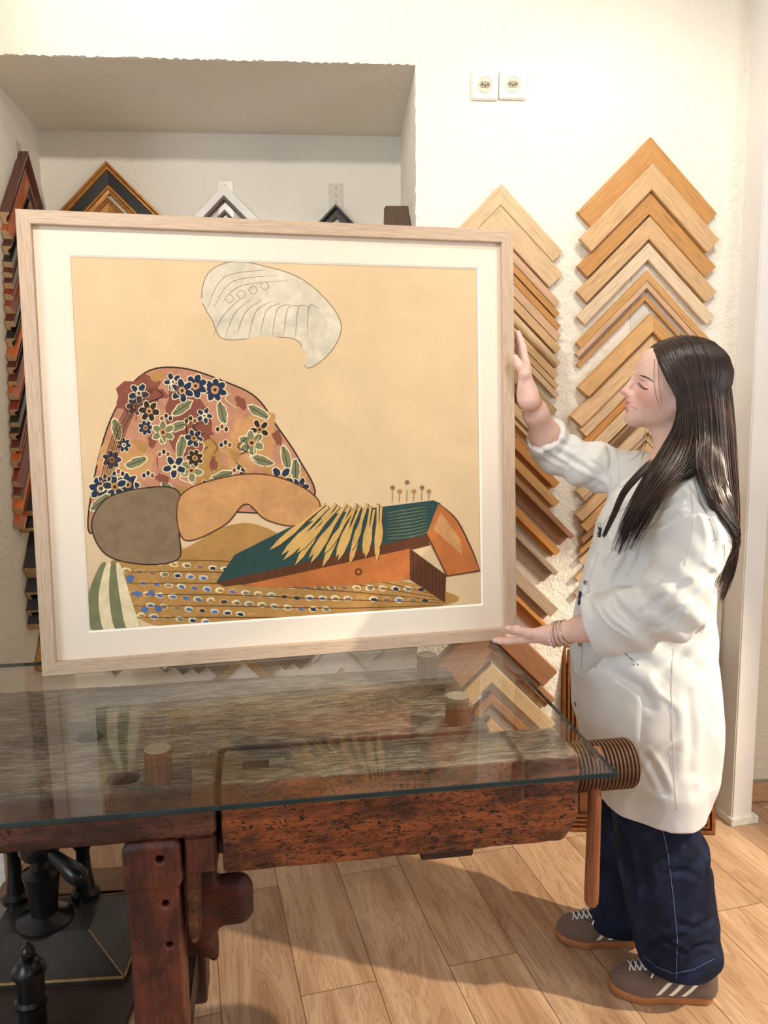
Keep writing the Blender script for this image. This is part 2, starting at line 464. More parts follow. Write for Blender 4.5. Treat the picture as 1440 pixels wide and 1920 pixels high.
# ------------------------------------------------------------------ sockets
m_sock = plain('socket_plastic', srgb(230, 222, 202), .35, 0, .02); m_hole = plain('socket_hole', srgb(40, 34, 30), .6)
m_sock2 = plain('socket_insert_plastic', srgb(214, 203, 178), .4, 0, .02); m_shade = plain('socket_slot', srgb(158, 146, 124), .5)
for cx, cy, lab in ((908, 162, 'cream three-pin wall socket, left one of the pair high on the white wall'), (960, 161, 'cream three-pin wall socket, right one of the pair high on the white wall')):
    p = onw(cx, cy)
    e = empty('wall_socket', p, 0, lab, 'socket', 'pair of wall sockets'); e.matrix_world = frame_matrix(p, WX, WZ, WN)
    b = MB(); r = .043
    def rr(h, cr, k=6):
        out = []
        for sx, sy, a0 in ((1, 1, 0), (-1, 1, 90), (-1, -1, 180), (1, -1, 270)):
            for i in range(k + 1):
                a = math.radians(a0 + 90 * i / k); out.append((sx * (h - cr) + cr * math.cos(a), sy * (h - cr) + cr * math.sin(a)))
        return out
    b.prism(rr(r, .008), 0, .012, lambda x, y, z: V((x, y, z)))
    b.build('plate', m_sock, e, bevel=.003)
    b = MB(); b.lathe([(.0245, .0118), (.0245, .0135), (.0225, .0142), (.0215, .013), (.0, .0128)], 32)
    ins = b.build('insert', m_sock2, e, smooth=.6)
    b = MB(); hexa = [(-.019, .0), (-.012, .0095), (.012, .0095), (.019, 0), (.012, -.0095), (-.012, -.0095)]
    b.prism(hexa, .0126, .0146, lambda x, y, z: V((x, y, z))); b.build('pin_slot', m_shade, ins)
    for hx, hy in ((-.009, .0), (.009, .0), (0, -.0035)):
        b = MB(); b.lathe([(.0028, .0140), (.0028, .0151)], 14, o=(hx, hy, 0)); b.build('pin_hole', m_hole, ins)
# things on the far right wall
p0 = onr(1431, 684); p1 = onr(1431, 745)
def wallthing(name, px, py0, py1, wdt, dep, mats, label, cat):
    a = onr(px, py1); h = onr(px, py0).z - a.z
    e = empty(name, a, 0, label, cat); e.matrix_world = frame_matrix(a, WX, WN, WZ); return e, h
e, h = wallthing('wall_chart', 1431, 684, 746, .2, .006, None, 'cream chart with dark blue band hung on the wall past the post', 'chart')
b = MB(); b.box((0, 0.001, 0), (.22, .006, h)); b.build('sheet', plain('chart_cream', srgb(236, 220, 196), .6, 0, .03), e)
b = MB(); b.box((0.002, .005, h * .63), (.2, .0075, h)); b.build('blue_band', plain('chart_blue', srgb(28, 76, 112), .5, 0, .05), e)
b = MB(); b.box((.014, .0065, h * .74), (.03, .009, h * .78)); b.box((.014, .0065, h * .86), (.03, .009, h * .9)); b.box((.014, .0065, h * .74), (.019, .009, h * .9)); b.build('white_mark', m_paint, e)
e, h = wallthing('wall_shelf', 1430, 750, 792, .2, .1, None, 'white box shelf fixed to the wall past the white post', 'shelf')
b = MB(); b.box((0, 0, 0), (.25, .035, h)); b.build('shelf_box', m_paint, e, bevel=.003)
# ================================================================== the framed picture
PBL, PBR, PTL = V((-.8073, 1.7388, .8712)), V((.3546, 2.0007, .8712)), V((-.8109, 1.8063, 1.941))
QX = (PBR - PBL).normalized(); PW_ = (PBR - PBL).length
QN = QX.cross(PTL - PBL).normalized()          # away from camera or towards it
if QN.y > 0: QN = -QN
QY = QN.cross(QX).normalized(); PH_ = (PTL - PBL).dot(QY)
pic = empty('framed_picture', PBL, 0, 'large picture in pale oak frame with wide cream mat, standing on the glass', 'picture')
pic.matrix_world = frame_matrix(PBL, QX, QY, QN)
def qxy(x, y, d=0.0):
    p = onp(x, y, PBL + QN * d, QN) - PBL; return (p.dot(QX), p.dot(QY))
m_limed = wood('limed_oak', srgb(205, 178, 152), .16, .5, 1.6, bump=.2)
FWD, DEP = .031, .034
b = MB()
def frame_ring(b, w, h, prof, m=0, x0=0, y0=0):
    """mitred frame: prof = (inset from the outer edge, height)"""
    k = len(prof)
    cor = [(0, 0), (1, 0), (1, 1), (0, 1)]
    rings = []
    for cx, cy in cor:
        rings.append(b.add([V((x0 + (d if cx == 0 else w - d), y0 + (d if cy == 0 else h - d), z)) for d, z in prof]))
    for i in range(4):
        j = (i + 1) % 4; L = (w, h)[i % 2]; acc = 0
        for q in range(k - 1):
            dl = math.dist(prof[q], prof[q + 1])
            b.face((rings[i] + q, rings[j] + q, rings[j] + q + 1, rings[i] + q + 1), m if isinstance(m, int) else m[q], [(i * 3.1, acc), (i * 3.1 + L, acc), (i * 3.1 + L, acc + dl), (i * 3.1, acc + dl)])
            acc += dl
frame_ring(b, PW_, PH_, [(0, -DEP), (0, -.0012), (.0012, 0), (FWD - .001, 0), (FWD, -.001), (FWD, -.016)])
b.build('frame', m_limed, pic)
b = MB(); b.box((.006, .006, -DEP + .001), (PW_ - .006, PH_ - .006, -.024)); b.build('backing_board', plain('backing_brown', srgb(150, 118, 84), .8), pic)
m_mat = plain('cream_mat_board', srgb(239, 224, 205), .8, 0, .015, 4)
m_bevel = plain('mat_bevel', srgb(255, 250, 236), .7, 0, .01); m_line = plain('mat_fillet', srgb(118, 100, 72), .5)
ZM = -.0165
A = [qxy(*p, ZM) for p in ((162, 1185), (902, 1137), (902, 501), (130, 477))]
ax0 = (A[0][0] + A[3][0]) / 2; ax1 = (A[1][0] + A[2][0]) / 2; ay0 = (A[0][1] + A[1][1]) / 2; ay1 = (A[2][1] + A[3][1]) / 2
b = MB()
def ring(b, x0, y0, x1, y1, X0, Y0, X1, Y1, z0, z1, m):
    n = b.add([V((x0, y0, z0)), V((x1, y0, z0)), V((x1, y1, z0)), V((x0, y1, z0)), V((X0, Y0, z1)), V((X1, Y0, z1)), V((X1, Y1, z1)), V((X0, Y1, z1))])
    for i in range(4): j = (i + 1) % 4; b.face((n + i, n + j, n + 4 + j, n + 4 + i), m)
ring(b, FWD - .004, FWD - .004, PW_ - FWD + .004, PH_ - FWD + .004, ax0, ay0, ax1, ay1, ZM, ZM, 0)
e = .0045; ring(b, ax0, ay0, ax1, ay1, ax0 + e, ay0 + e, ax1 - e, ay1 - e, ZM, ZM - .004, 1)
ring(b, ax0 + e, ay0 + e, ax1 - e, ay1 - e, ax0 + e, ay0 + e, ax1 - e, ay1 - e, ZM - .004, ZM - .0052, 2)
mt = b.build('mat', [m_mat, m_bevel, m_line], pic)
# ---- artwork: a plain abstract arrangement of washes in the sheet's colours
def wash(name, c, var=.18, sc=14, rough=.8):
    t = NT(name); v = t.coord('Object'); n = t.noise(v, sc, 5, .65, .6); n2 = t.noise(v, sc * 4, 3, .6)
    f = t.math('ADD', t.math('MULTIPLY', n, .7), t.math('MULTIPLY', n2, .3))
    return t.base(t.ramp(f, [(.32, dk(c, 1 - var)), (.5, c), (.68, dk(c, 1 + var))]), rough, 0, .2)
AC = ['paper', 'pale', 'terra', 'ochre', 'grey', 'sand', 'teal', 'orange', 'brown', 'ink', 'navy', 'sage', 'cream', 'straw', 'maroon', 'blue']
ACOL = [srgb(222, 193, 152), srgb(216, 204, 180), srgb(190, 134, 104), srgb(178, 134, 74), srgb(134, 112, 86), srgb(200, 148, 96), srgb(48, 74, 70), srgb(190, 112, 58), srgb(96, 56, 32), srgb(58, 42, 32), srgb(40, 50, 72), srgb(124, 124, 88), srgb(232, 214, 172), srgb(214, 172, 100), srgb(136, 78, 62), srgb(86, 112, 158)]
amats = [wash('sheet_' + n, c, .07 if n == 'paper' else .2, 5 if n == 'paper' else 16) for n, c in zip(AC, ACOL)]
ab = MB(); ZA = ZM - .005; lay = [0]
def apoly(pts, col, closed=True):
    lay[0] += 1
    q = [qxy(x, y, ZA) for x, y in pts]
    q = [(min(max(x, ax0 + .0045), ax1 - .0045), min(max(y, ay0 + .0045), ay1 - .0045)) for x, y in q]
    # ear-free fan through tessellate
    from mathutils.geometry import tessellate_polygon
    vs = [V((x, y, ZA + lay[0] * 2.2e-6)) for x, y in q]; n = ab.add(vs)
    for tri in tessellate_polygon([vs]): ab.face([n + i for i in tri], AC.index(col))
def smooth(pts, k=6, closed=True):
    n = len(pts); out = []
    R = range(n) if closed else range(n - 1)
    for i in R:
        p = [np.array(pts[(i + d) % n] if closed else pts[min(max(i + d, 0), n - 1)], float) for d in (-1, 0, 1, 2)]
        for s in range(k):
            t = s / k
            out.append(tuple(.5 * (2 * p[1] + (p[2] - p[0]) * t + (2 * p[0] - 5 * p[1] + 4 * p[2] - p[3]) * t * t + (3 * p[1] - p[0] - 3 * p[2] + p[3]) * t ** 3)))
    if not closed: out.append(tuple(pts[-1]))
    return out
def stroke(pts, w=2.0, col='ink', sm=True, taper=True):
    p = smooth(pts, 6, False) if sm and len(pts) > 2 else pts
    L, R = [], []
    for i, (x, y) in enumerate(p):
        a = np.array(p[min(i + 1, len(p) - 1)], float) - np.array(p[max(i - 1, 0)], float); a /= (np.linalg.norm(a) + 1e-9)
        ww = w * (.35 + .65 * math.sin(math.pi * (i + .5) / len(p))) / 2 if taper else w / 2
        L.append((x - a[1] * ww, y + a[0] * ww)); R.append((x + a[1] * ww, y - a[0] * ww))
    apoly(L + R[::-1], col)
def blob(cx, cy, rx, ry, col, rot=0, wob=.0, k=18, seed=0):
    r = random.Random(seed * 31 + int(cx)); c, s = math.cos(rot), math.sin(rot); out = []
    for i in range(k):
        a = 2 * math.pi * i / k; w = 1 + wob * r.uniform(-1, 1)
        x, y = rx * w * math.cos(a), ry * w * math.sin(a); out.append((cx + x * c - y * s, cy + x * s + y * c))
    apoly(out, col); return out
ra = random.Random(11)
apoly([(120, 465), (910, 490), (910, 1145), (150, 1195)], 'paper')
# pale cloud-like form near the top
cl = smooth([(378, 560), (392, 510), (440, 490), (500, 500), (560, 520), (610, 560), (640, 610), (620, 660), (575, 690), (560, 640), (500, 632), (420, 636), (398, 600)])
apoly(cl, 'pale'); stroke(cl, 1.6, 'grey', False, False)
for i in range(9): stroke([(400 + i * 22, 628 + (i % 2) * 6), (420 + i * 20, 590 - i * 2), (455 + i * 18, 556 + i * 3)], 1.3, 'grey')
for i in range(3): stroke([(388 + i * 14, 580 - i * 6), (420 + i * 16, 520 + i * 8), (500 + i * 20, 506 + i * 10)], 1.2, 'grey')
for i in range(4): blob(430 + i * 22, 560 - i * 8, 8, 8, 'pale'); stroke([(422 + i * 22, 560 - i * 8), (430 + i * 22, 552 - i * 8), (438 + i * 22, 560 - i * 8), (430 + i * 22, 568 - i * 8), (422 + i * 22, 560 - i * 8)], 1, 'grey', True, False)
# soft sand drift under the cloud
apoly(smooth([(400, 690), (450, 640), (520, 632), (575, 660), (560, 700), (510, 735), (470, 720), (430, 700)]), 'paper')
# floral hill at the left
hill = smooth([(168, 1000), (180, 880), (215, 770), (270, 700), (340, 690), (420, 715), (480, 745), (520, 800), (560, 860), (590, 930), (520, 960), (430, 960), (330, 960), (240, 940)])
apoly(hill, 'terra'); stroke(hill + [hill[0]], 3, 'ink', False, False)
for cx, cy, rx, ry in ((260, 740, 50, 30), (350, 790, 70, 40), (470, 830, 50, 60), (230, 870, 45, 55), (540, 900, 30, 40), (400, 900, 60, 30)): blob(cx, cy, rx, ry, ra.choice(['ochre', 'cream', 'terra', 'maroon', 'sand']), ra.uniform(0, 3), .25, 18, cx)
def inside(x, y, poly):
    c = False; n = len(poly)
    for i in range(n):
        (x1, y1), (x2, y2) = poly[i], poly[i - 1]
        if (y1 > y) != (y2 > y) and x < (x2 - x1) * (y - y1) / (y2 - y1) + x1: c = not c
    return c
def flower(x, y, r, col, c2):
    k = ra.choice([5, 6, 7]); a0 = ra.uniform(0, 6)
    for i in range(k):
        a = a0 + 2 * math.pi * i / k; blob(x + r * .62 * math.cos(a), y + r * .62 * math.sin(a), r * .5, r * .36, 'cream', a, .1, 12, i)
    for i in range(k):
        a = a0 + 2 * math.pi * i / k; blob(x + r * .62 * math.cos(a), y + r * .62 * math.sin(a), r * .4, r * .27, col, a, .12, 12, i)
    blob(x, y, r * .34, r * .34, c2, 0, .15, 12); blob(x, y, r * .15, r * .15, 'ink', 0, .1, 8)
pts = []
tries = 0
while len(pts) < 70 and tries < 4000:
    tries += 1
    x, y = ra.uniform(175, 580), ra.uniform(705, 945)
    if inside(x - 14, y, hill) and inside(x + 14, y, hill) and inside(x, y - 14, hill) and all((x - a) ** 2 + (y - c) ** 2 > 24 ** 2 for a, c in pts): pts.append((x, y))
for i, (x, y) in enumerate(pts):
    q = i % 5
    if q in (0, 3): flower(x, y, ra.uniform(13, 24), ra.choice(['navy', 'navy', 'sage', 'ink']), ra.choice(['ochre', 'cream', 'sand']))
    elif q == 1:
        a = ra.uniform(0, 3.1); blob(x, y, 24, 10, 'cream', a, .1); blob(x, y, 21, 8, 'sage', a, .15); stroke([(x - 20 * math.cos(a), y - 20 * math.sin(a)), (x + 20 * math.cos(a), y + 20 * math.sin(a))], 1.5, 'ink', False)
    elif q == 2:
        for d in (-8, 0, 8): blob(x + d, y + abs(d) * .6, 5, 6, 'cream'); blob(x + d, y + abs(d) * .6, 3.4, 4.4, ra.choice(['navy', 'ink', 'maroon']))
    else: blob(x, y, 14, 8, ra.choice(['maroon', 'ochre']), ra.uniform(0, 3), .3)
for k in range(26):
    x, y = ra.uniform(180, 560), ra.uniform(700, 950)
    if inside(x, y, hill): stroke([(x, y), (x + ra.uniform(-18, 18), y + ra.uniform(8, 20)), (x + ra.uniform(-26, 26), y + ra.uniform(24, 36))], 2, ra.choice(['ink', 'maroon', 'ink', 'cream']))
for k in range(7): stroke([(180 + k * 5, 940 - k * 8), (210 + k * 6, 820 - k * 6), (255 + k * 7, 735 - k * 2)], 1.4, ra.choice(['ink', 'brown', 'maroon']))
# golden chequered ground
gold = smooth([(205, 1060), (260, 1040), (340, 1030), (430, 985), (500, 990), (620, 1060), (760, 1090), (860, 1120), (800, 1140), (640, 1152), (470, 1168), (330, 1178), (250, 1150)])
apoly(gold, 'ochre')
for r in range(6):
    for k in range(26):
        x = 230 + k * 24 + r * 7; y = 1060 + r * 21 + k * 1.4 - abs(k - 13) * .9
        if inside(x, y, gold) and inside(x + 14, y + 9, gold):
            blob(x, y, 8.5, 5.5, ra.choice(['cream', 'pale', 'sand', 'cream']), .1, .15, 10, k + r); blob(x + 1, y + 1, 6, 3.2, ra.choice(['grey', 'blue', 'sage', 'navy', 'ochre']), .1, .2, 10, k)
for r in range(6): stroke([(215, 1052 + r * 21), (420, 1052 + r * 21), (640, 1076 + r * 16), (830, 1118 + r * 4)], 1.6, 'brown')
for k in range(5): blob(245 + k * 13, 1085 + (k * 29) % 60, 7, 6, 'blue', 0, .3, 10, k)
for k in range(4): apoly(smooth([(172 + k * 22, 1180), (165 + k * 20, 1120), (188 + k * 10, 1060), (200 + k * 9, 1062), (185 + k * 20, 1120), (196 + k * 22, 1180)]), 'sage' if k % 2 == 0 else 'cream')
# grey stone and sand bank
st = smooth([(172, 985), (200, 935), (270, 915), (335, 922), (336, 1000), (334, 1048), (270, 1058), (200, 1040)])
apoly(st, 'grey'); stroke(st + [st[0]], 2.5, 'ink', False, False)
bank = smooth([(338, 930), (420, 895), (500, 890), (570, 915), (600, 950), (560, 985), (500, 975), (460, 945), (420, 985), (345, 1012)])
apoly(bank, 'sand'); stroke(bank + [bank[0]], 2.5, 'brown', False, False)
# dark green wedge and orange blocks
apoly([(405, 1092), (440, 1040), (540, 990), (640, 960), (812, 938), (826, 944), (800, 1002), (640, 1045), (500, 1078)], 'teal')
for k in range(9): stroke([(725, 962 + k * 6), (765, 955 + k * 6.5), (800, 950 + k * 6)], 1.6, 'sage')
apoly([(405, 1092), (800, 1002), (806, 1022), (580, 1078), (420, 1100)], 'brown')
apoly([(450, 1098), (580, 1070), (770, 1028), (768, 1086), (640, 1098), (520, 1102)], 'orange')
apoly([(768, 1028), (836, 1078), (834, 1130), (768, 1086)], 'brown')
apoly([(800, 1000), (822, 944), (850, 966), (880, 1020), (900, 1070), (838, 1080)], 'orange')
apoly([(812, 992), (826, 960), (862, 1010), (866, 1040)], 'sand'); stroke([(800, 1002), (838, 1080), (898, 1070)], 3, 'brown', False, False); stroke([(822, 944), (856, 975), (884, 1030), (900, 1072)], 2.5, 'ink')
for k in range(9): stroke([(775 + k * 7, 1034 + k * 5), (775 + k * 7, 1086 + k * 5)], 1.5, 'ink', False)
blob(672, 1072, 7, 7, 'brown'); blob(672, 1072, 3.5, 3.5, 'orange')
# straw stalks fanning over the wedge
for i in range(17):
    a = i / 16; x0, y0 = 610 + a * 105, 945 + (i % 3) * 5; x1, y1 = 506 + a * 205 + (i % 2) * 9, 1040 - abs(a - .4) * 22 + (i % 4) * 8
    dx, dy = x1 - x0, y1 - y0; L = math.hypot(dx, dy); nx, ny = -dy / L, dx / L
    sp = lambda t, w: (x0 + dx * t + nx * w, y0 + dy * t + ny * w)
    q = [sp(0, 2.5), sp(.35, 2.5), sp(.6, 6), sp(.85, 5), sp(1, .6), sp(1, -.6), sp(.85, -5), sp(.6, -6), sp(.35, -2.5), sp(0, -2.5)]
    apoly(q, 'straw'); stroke(q[5:] + [q[0]], 1.4, 'ink', False, False)
for i, x in enumerate((735, 748, 762, 775, 790, 803)):
    stroke([(x, 942 - i), (x + 1, 918 + (i * 7) % 14)], 1, 'grey', False, False); blob(x + 1, 914 + (i * 7) % 14 - (10 if i == 2 else 0), 4, 4, 'ochre' if i % 2 else 'grey')
ab.build('artwork', amats, mt)
# glazing in front of the mat
def thin_glass(name, tint=(1, 1, 1, 1), f0=.04, gain=1.0, rough=0.0):
    """clear on both faces; mirrors more at a grazing view"""
    t = NT(name); lw_ = t.new('ShaderNodeLayerWeight'); lw_.inputs['Blend'].default_value = .5
    f = t.math('ADD', t.math('MULTIPLY', t.math('POWER', lw_.outputs['Facing'], 5.0), 1 - f0), f0)
    tr = t.new('ShaderNodeBsdfTransparent'); tr.inputs['Color'].default_value = tint
    gl = t.new('ShaderNodeBsdfGlossy'); gl.inputs['Roughness'].default_value = rough; gl.inputs['Color'].default_value = (1, 1, 1, 1)
    mx = t.new('ShaderNodeMixShader'); t.l(t.math('MULTIPLY', f, gain), mx.inputs[0]); t.l(tr.outputs[0], mx.inputs[1]); t.l(gl.outputs[0], mx.inputs[2])
    t.l(mx.outputs[0], t.out.inputs['Surface']); return t.m
b = MB(); n = b.add([(FWD - .003, FWD - .003, -.0135), (PW_ - FWD + .003, FWD - .003, -.0135), (PW_ - FWD + .003, PH_ - FWD + .003, -.0135), (FWD - .003, PH_ - FWD + .003, -.0135)])
b.face((n, n + 1, n + 2, n + 3)); b.build('glazing', thin_glass('museum_glass', f0=.012, gain=.8), pic)
# ================================================================== workbench and glass
BT = math.radians(8.5)
BO = V((.3969, 1.2456, .15)); BK = .9               # near right corner of the glass; the bench is drawn at 10:9
TOPZ = .72
def old_wood(name, dusty=0.0, red=(122, 66, 38), axis=0, flecks=.56):
    t = NT(name); v = t.coord('Object')
    def str_(a, c): k = [c] * 3; k[axis] = a; return tuple(k)
    n = t.noise(t.coord('Object', str_(2.0, 18)), 2.2, 6, .65, 1.0); n2 = t.noise(t.coord('Object', str_(5, 9)), 1.6, 4, .6); n3 = t.noise(t.coord('Object', str_(20, 52)), 2.4, 6, .72, 1.8); n4 = t.noise(t.coord('Object', str_(5, 110)), 3, 4, .6)
    c = t.ramp(n, [(.25, srgb(58, 33, 24)), (.5, srgb(*red)), (.75, srgb(int(red[0] * 1.2), int(red[1] * 1.25), int(red[2] * 1.2)))])
    c = t.mix(t.ramp(n2, [(.44, (1, 1, 1)), (.58, (0, 0, 0))]), c, t.mix(.75, c, srgb(46, 28, 24)))
    c = t.mix(t.ramp(n3, [(flecks, (0, 0, 0)), (flecks + .04, (1, 1, 1))]), c, srgb(26, 18, 16))
    c = t.mix(t.math('MULTIPLY', t.ramp(n4, [(.3, (1, 1, 1)), (.45, (0, 0, 0))]), .5), c, srgb(36, 22, 18))
    # the worn, dusty grey of the working surface
    g = t.new('ShaderNodeNewGeometry'); sx = t.new('ShaderNodeSeparateXYZ'); t.l(g.outputs['Normal'], sx.inputs[0])
    up = t.ramp(sx.outputs['Z'], [(.45, (0, 0, 0)), (.85, (1, 1, 1))])
    if dusty:
        m1 = t.noise(t.coord('Object', (9, 55, 55)), 2.0, 7, .75, .3); m2 = t.noise(t.coord('Object', (2.2, 5, 5)), 1.4, 3, .5)
        d = t.ramp(t.math('ADD', t.math('MULTIPLY', m1, .65), t.math('MULTIPLY', m2, .35)), [(.38, srgb(46, 40, 38)), (.49, srgb(100, 88, 78)), (.60, srgb(162, 147, 128))])
        for sc_, rot, lo, hi, cc in (((46, 7, 1), .5, .66, .70, (176, 164, 144)), ((40, 9, 1), 1.45, .68, .72, (180, 168, 150)), ((7, 90, 1), .1, .60, .66, (40, 33, 30)), ((16, 130, 1), -.05, .66, .7, (168, 156, 138))):
            d = t.mix(t.ramp(t.noise(t.coord('Object', sc_, (0, 0, rot)), 3.2, 4, .7), [(lo, (0, 0, 0)), (hi, (1, 1, 1))]), d, srgb(*cc))
        c = t.mix(t.math('MULTIPLY', up, dusty), c, d)
    t.bump(t.math('ADD', n4, t.math('MULTIPLY', n3, .8)), .4, .003)
    return t.base(c, .38 if not dusty else t.ramp(up, [(0, (.36, .36, .36)), (1, (.75, .75, .75))]), 0, .4)
m_top = old_wood('worn_bench_wood', .93, (92, 54, 42))
m_face = old_wood('varnished_vise_wood', .93, (132, 70, 38), 0, .53)
m_leg = old_wood('red_brown_leg_wood', 0, (98, 48, 36), 2, .6)
m_darkleg = old_wood('dark_bench_wood', 0, (60, 34, 28), 2, .6)
bench = empty('workbench', BO, BT, 'old dark wooden workbench with end vise, scarred top and red-brown legs, under the glass sheet', 'workbench')
bench.scale = (BK, BK, BK); LEGZ = -.15 / BK
def wear(amp, sc, seed=1):
    def f(p, d):
        n = vnoise(p * np.array([1, 2.2, 2.2]), sc, seed) + .5 * vnoise(p * np.array([1, 2.5, 2.5]), sc * 2.7, seed + 1)
        return d + amp * n
    return f
s = SDF(); s.box((-1.46, .24, .602), (-.772, .87, TOPZ), .008); s.box((-.9, .418, .602), (-.127, .87, TOPZ), .008, k=.004)
s.cyl((-1.08, .524, 0), .03, .66, .8, op=-1); s.box((-1.0, .275, .66), (-.935, .325, .76), .01, op=-1, k=.004)
s.box((-.2, .50, .69), (-.10, .56, .8), .02, op=-1, k=.01)
s.post = wear(.0011, 30)
s.obj('bench_top', (-1.5, .2, .57), (-.09, .91, .76), .0065, m_top, bench)
s = SDF(); s.box((-.762, .243, .512), (.03, .402, TOPZ - .002), .009)
s.ell((.062, .3, .50), (.05, .4, .05), None, .04, -1)
s.box((-.715, .30, .69), (-.66, .34, .8), .003, op=-1, k=.001)
s.box((-.631, .2, .4), (-.6285, .2465, .8), .0004, op=-1, k=0); s.box((-.10, .2, .62), (-.0975, .2465, .8), .0004, op=-1, k=0)
s.post = wear(.0014, 30, 5)
jaw = s.obj('vise_jaw', (-.80, .2, .47), (.06, .44, .76), .0045, m_face, bench)
b = MB(); b.box((-.714, .301, .688), (-.661, .339, .7155)); b.build('dog_hole_fill', plain('hole_shade_black', srgb(24, 23, 23), .7, .2), jaw)  # black box in the dog hole, the shade of the recess as colour
b = MB(); b.box((-.66, .305, TOPZ - .004), (-.625, .335, TOPZ + .0015)); b.lathe([(.006, TOPZ), (.006, TOPZ + .003)], 12, o=(-.645, .32, 0)); b.build('iron_plate', plain('worn_steel', srgb(150, 146, 138), .4, .8), jaw, bevel=.0008)
b = MB(); b.box((-.33, .26, .488), (-.21, .40, .515)); b.build('guide_block', m_darkleg, bench, bevel=.003)
# wooden screw of the vise
b = MB(); prof = [(.05, -.02)]
x = -.0
while x < .155: prof += [(.0585, x), (.0585, x + .004), (.053, x + .0065), (.053, x + .0075)]; x += .0095
prof += [(.056, x), (.05, x + .006), (.03, x + .012), (.0, x + .013)]
b.lathe(prof, 36, o=(0.03, .33, .645), ax=(1, 0, 0))
scr = b.build('vise_screw', wood('screw_wood', srgb(104, 72, 50), .4, .5, 1, 'Object', .3), bench, smooth=.7)
b = MB(); zz = [(.0, .305), (.012, .306), (.0165, .315), (.0175, .34), (.0165, .5), (.0155, .69), (.008, .705), (0, .706)]
b.lathe(zz, 20, o=(.093, .30, 0)); b.build('vise_handle', wood('handle_wood', srgb(142, 84, 52), .35, .4, 1, 'Object', .15, axis=2), bench, smooth=.6)
# legs
s = SDF(); s.box((-.962, .245, LEGZ), (-.855, .345, .6), .006); s.box((-.967, .239, .492), (-.848, .345, .594), .008, k=.002)
for hx, hz in ((-.885, .455), (-.88, .36)): s.cyl((hx, 0, hz), .008, .2, .29, op=-1, axis=1)
s.cyl((-.89, 0, .56), .009, .2, .27, op=-1, axis=1); s.post = wear(.0016, 22, 8)
s.obj('leg', (-.99, .22, LEGZ - .004), (-.83, .37, .62), .0055, m_leg, bench)
s = SDF(); s.box((-.95, .70, LEGZ), (-.855, .81, .605), .006); s.post = wear(.0016, 22, 9)
s.obj('leg', (-.97, .68, LEGZ - .004), (-.83, .83, .62), .006, m_darkleg, bench)
b = MB(); b.box((-.838, .245, .518), (-.774, .33, .602)); b.build('filler_block', m_leg, bench, bevel=.005)
b = MB(); b.box((-.93, .34, .50), (-.72, .72, .595)); b.build('cross_rail', m_darkleg, bench, bevel=.004)
b = MB(); b.box((-.925, .345, -.08), (-.875, .70, .02)); b.build('foot_rail', m_darkleg, bench, bevel=.004)
s = SDF(); s.box((-.88, .40, .262), (-.705, .455, .40), .04); s.box((-.88, .405, .20), (-.80, .45, .33), .02, k=.03); s.cone((-.85, .43, .30), (-.805, .43, .185), .034, .012, .03)
s.box((-.88, .40, .38), (-.79, .45, .52), .006, k=.004); s.post = wear(.0012, 20, 4)
s.obj('stretcher_wedge', (-.9, .37, .15), (-.68, .48, .54), .005, old_wood('dark_red_wedge_wood', 0, (92, 40, 32)), bench)
b = MB(); b.prism([(-.845, .59), (-.815, .59), (-.818, .36), (-.826, .33), (-.838, .33), (-.846, .36)], .28, .34, lambda x, y, z: V((x, z, y))); b.build('brace', old_wood('brace_wood', 0, (110, 70, 48)), bench, bevel=.004)
# pegs standing on the bench carry the glass
m_peg = wood('peg_side_wood', srgb(110, 74, 52), .4, .5, 1, 'Object', .3, axis=2); m_pegtop = wood('peg_end_grain', srgb(158, 146, 132), .2, .7, 1.5, 'Object', .2, axis=0)
for (x, y), lab in (((-.4311, 1.3761), 'dark wooden peg under the glass beside the square notch at near left'), ((.1584, 1.6281), 'dark wooden peg under the glass near the right bench end'), ((.1071, 1.9125), 'pale-topped wooden peg under the glass just below the picture')):
    e = empty('wooden_peg', (x, y, .15 + TOPZ * BK), 0, lab, 'peg', 'pegs carrying the glass sheet')
    b = MB(); b.lathe([(.0256, -.004), (.026, .004), (.0256, .056), (.0248, .0617)], 28); b.build('shaft', m_peg, e, smooth=.6)
    b = MB(); b.lathe([(.0248, .0615), (.0235, .0628), (0, .0628)], 28); b.build('end_grain', m_pegtop, e, smooth=.6)
# the glass sheet
gl = empty('glass_sheet', (BO.x, BO.y, .861), BT, 'thick clear glass sheet with dark green edge lying on pegs over the workbench', 'glass')
GX0, GD, GT = -1.42, .781, .0095
b = MB(); n = b.add([(GX0, 0, GT), (0, 0, GT), (0, GD, GT), (GX0, GD, GT)]); b.face((n, n + 1, n + 2, n + 3))
n = b.add([(GX0, 0, 0), (0, 0, 0), (0, GD, 0), (GX0, GD, 0)]); b.face((n + 3, n + 2, n + 1, n))
b.build('pane', thin_glass('sheet_glass', (.975, .99, .98, 1), .035, .78), gl)
b = MB(); e = .0012
for a, c in (((GX0, 0), (0, 0)), ((0, 0), (0, GD)), ((0, GD), (GX0, GD)), ((GX0, GD), (GX0, 0))):
    a = V((*a, 0)); c = V((*c, 0)); d = (c - a).normalized(); nn = V((d.y, -d.x, 0)) * e
    n = b.add([a, c, c + nn + V((0, 0, e)), a + nn + V((0, 0, e)), a + nn + V((0, 0, GT - e)), c + nn + V((0, 0, GT - e)), c + V((0, 0, GT)), a + V((0, 0, GT))])
    b.face((n, n + 1, n + 2, n + 3)); b.face((n + 3, n + 2, n + 5, n + 4)); b.face((n + 4, n + 5, n + 6, n + 7))
b.build('ground_edge', plain('green_glass_edge', srgb(9, 46, 52), .1, 0, .3, 12, spec=.8), gl)
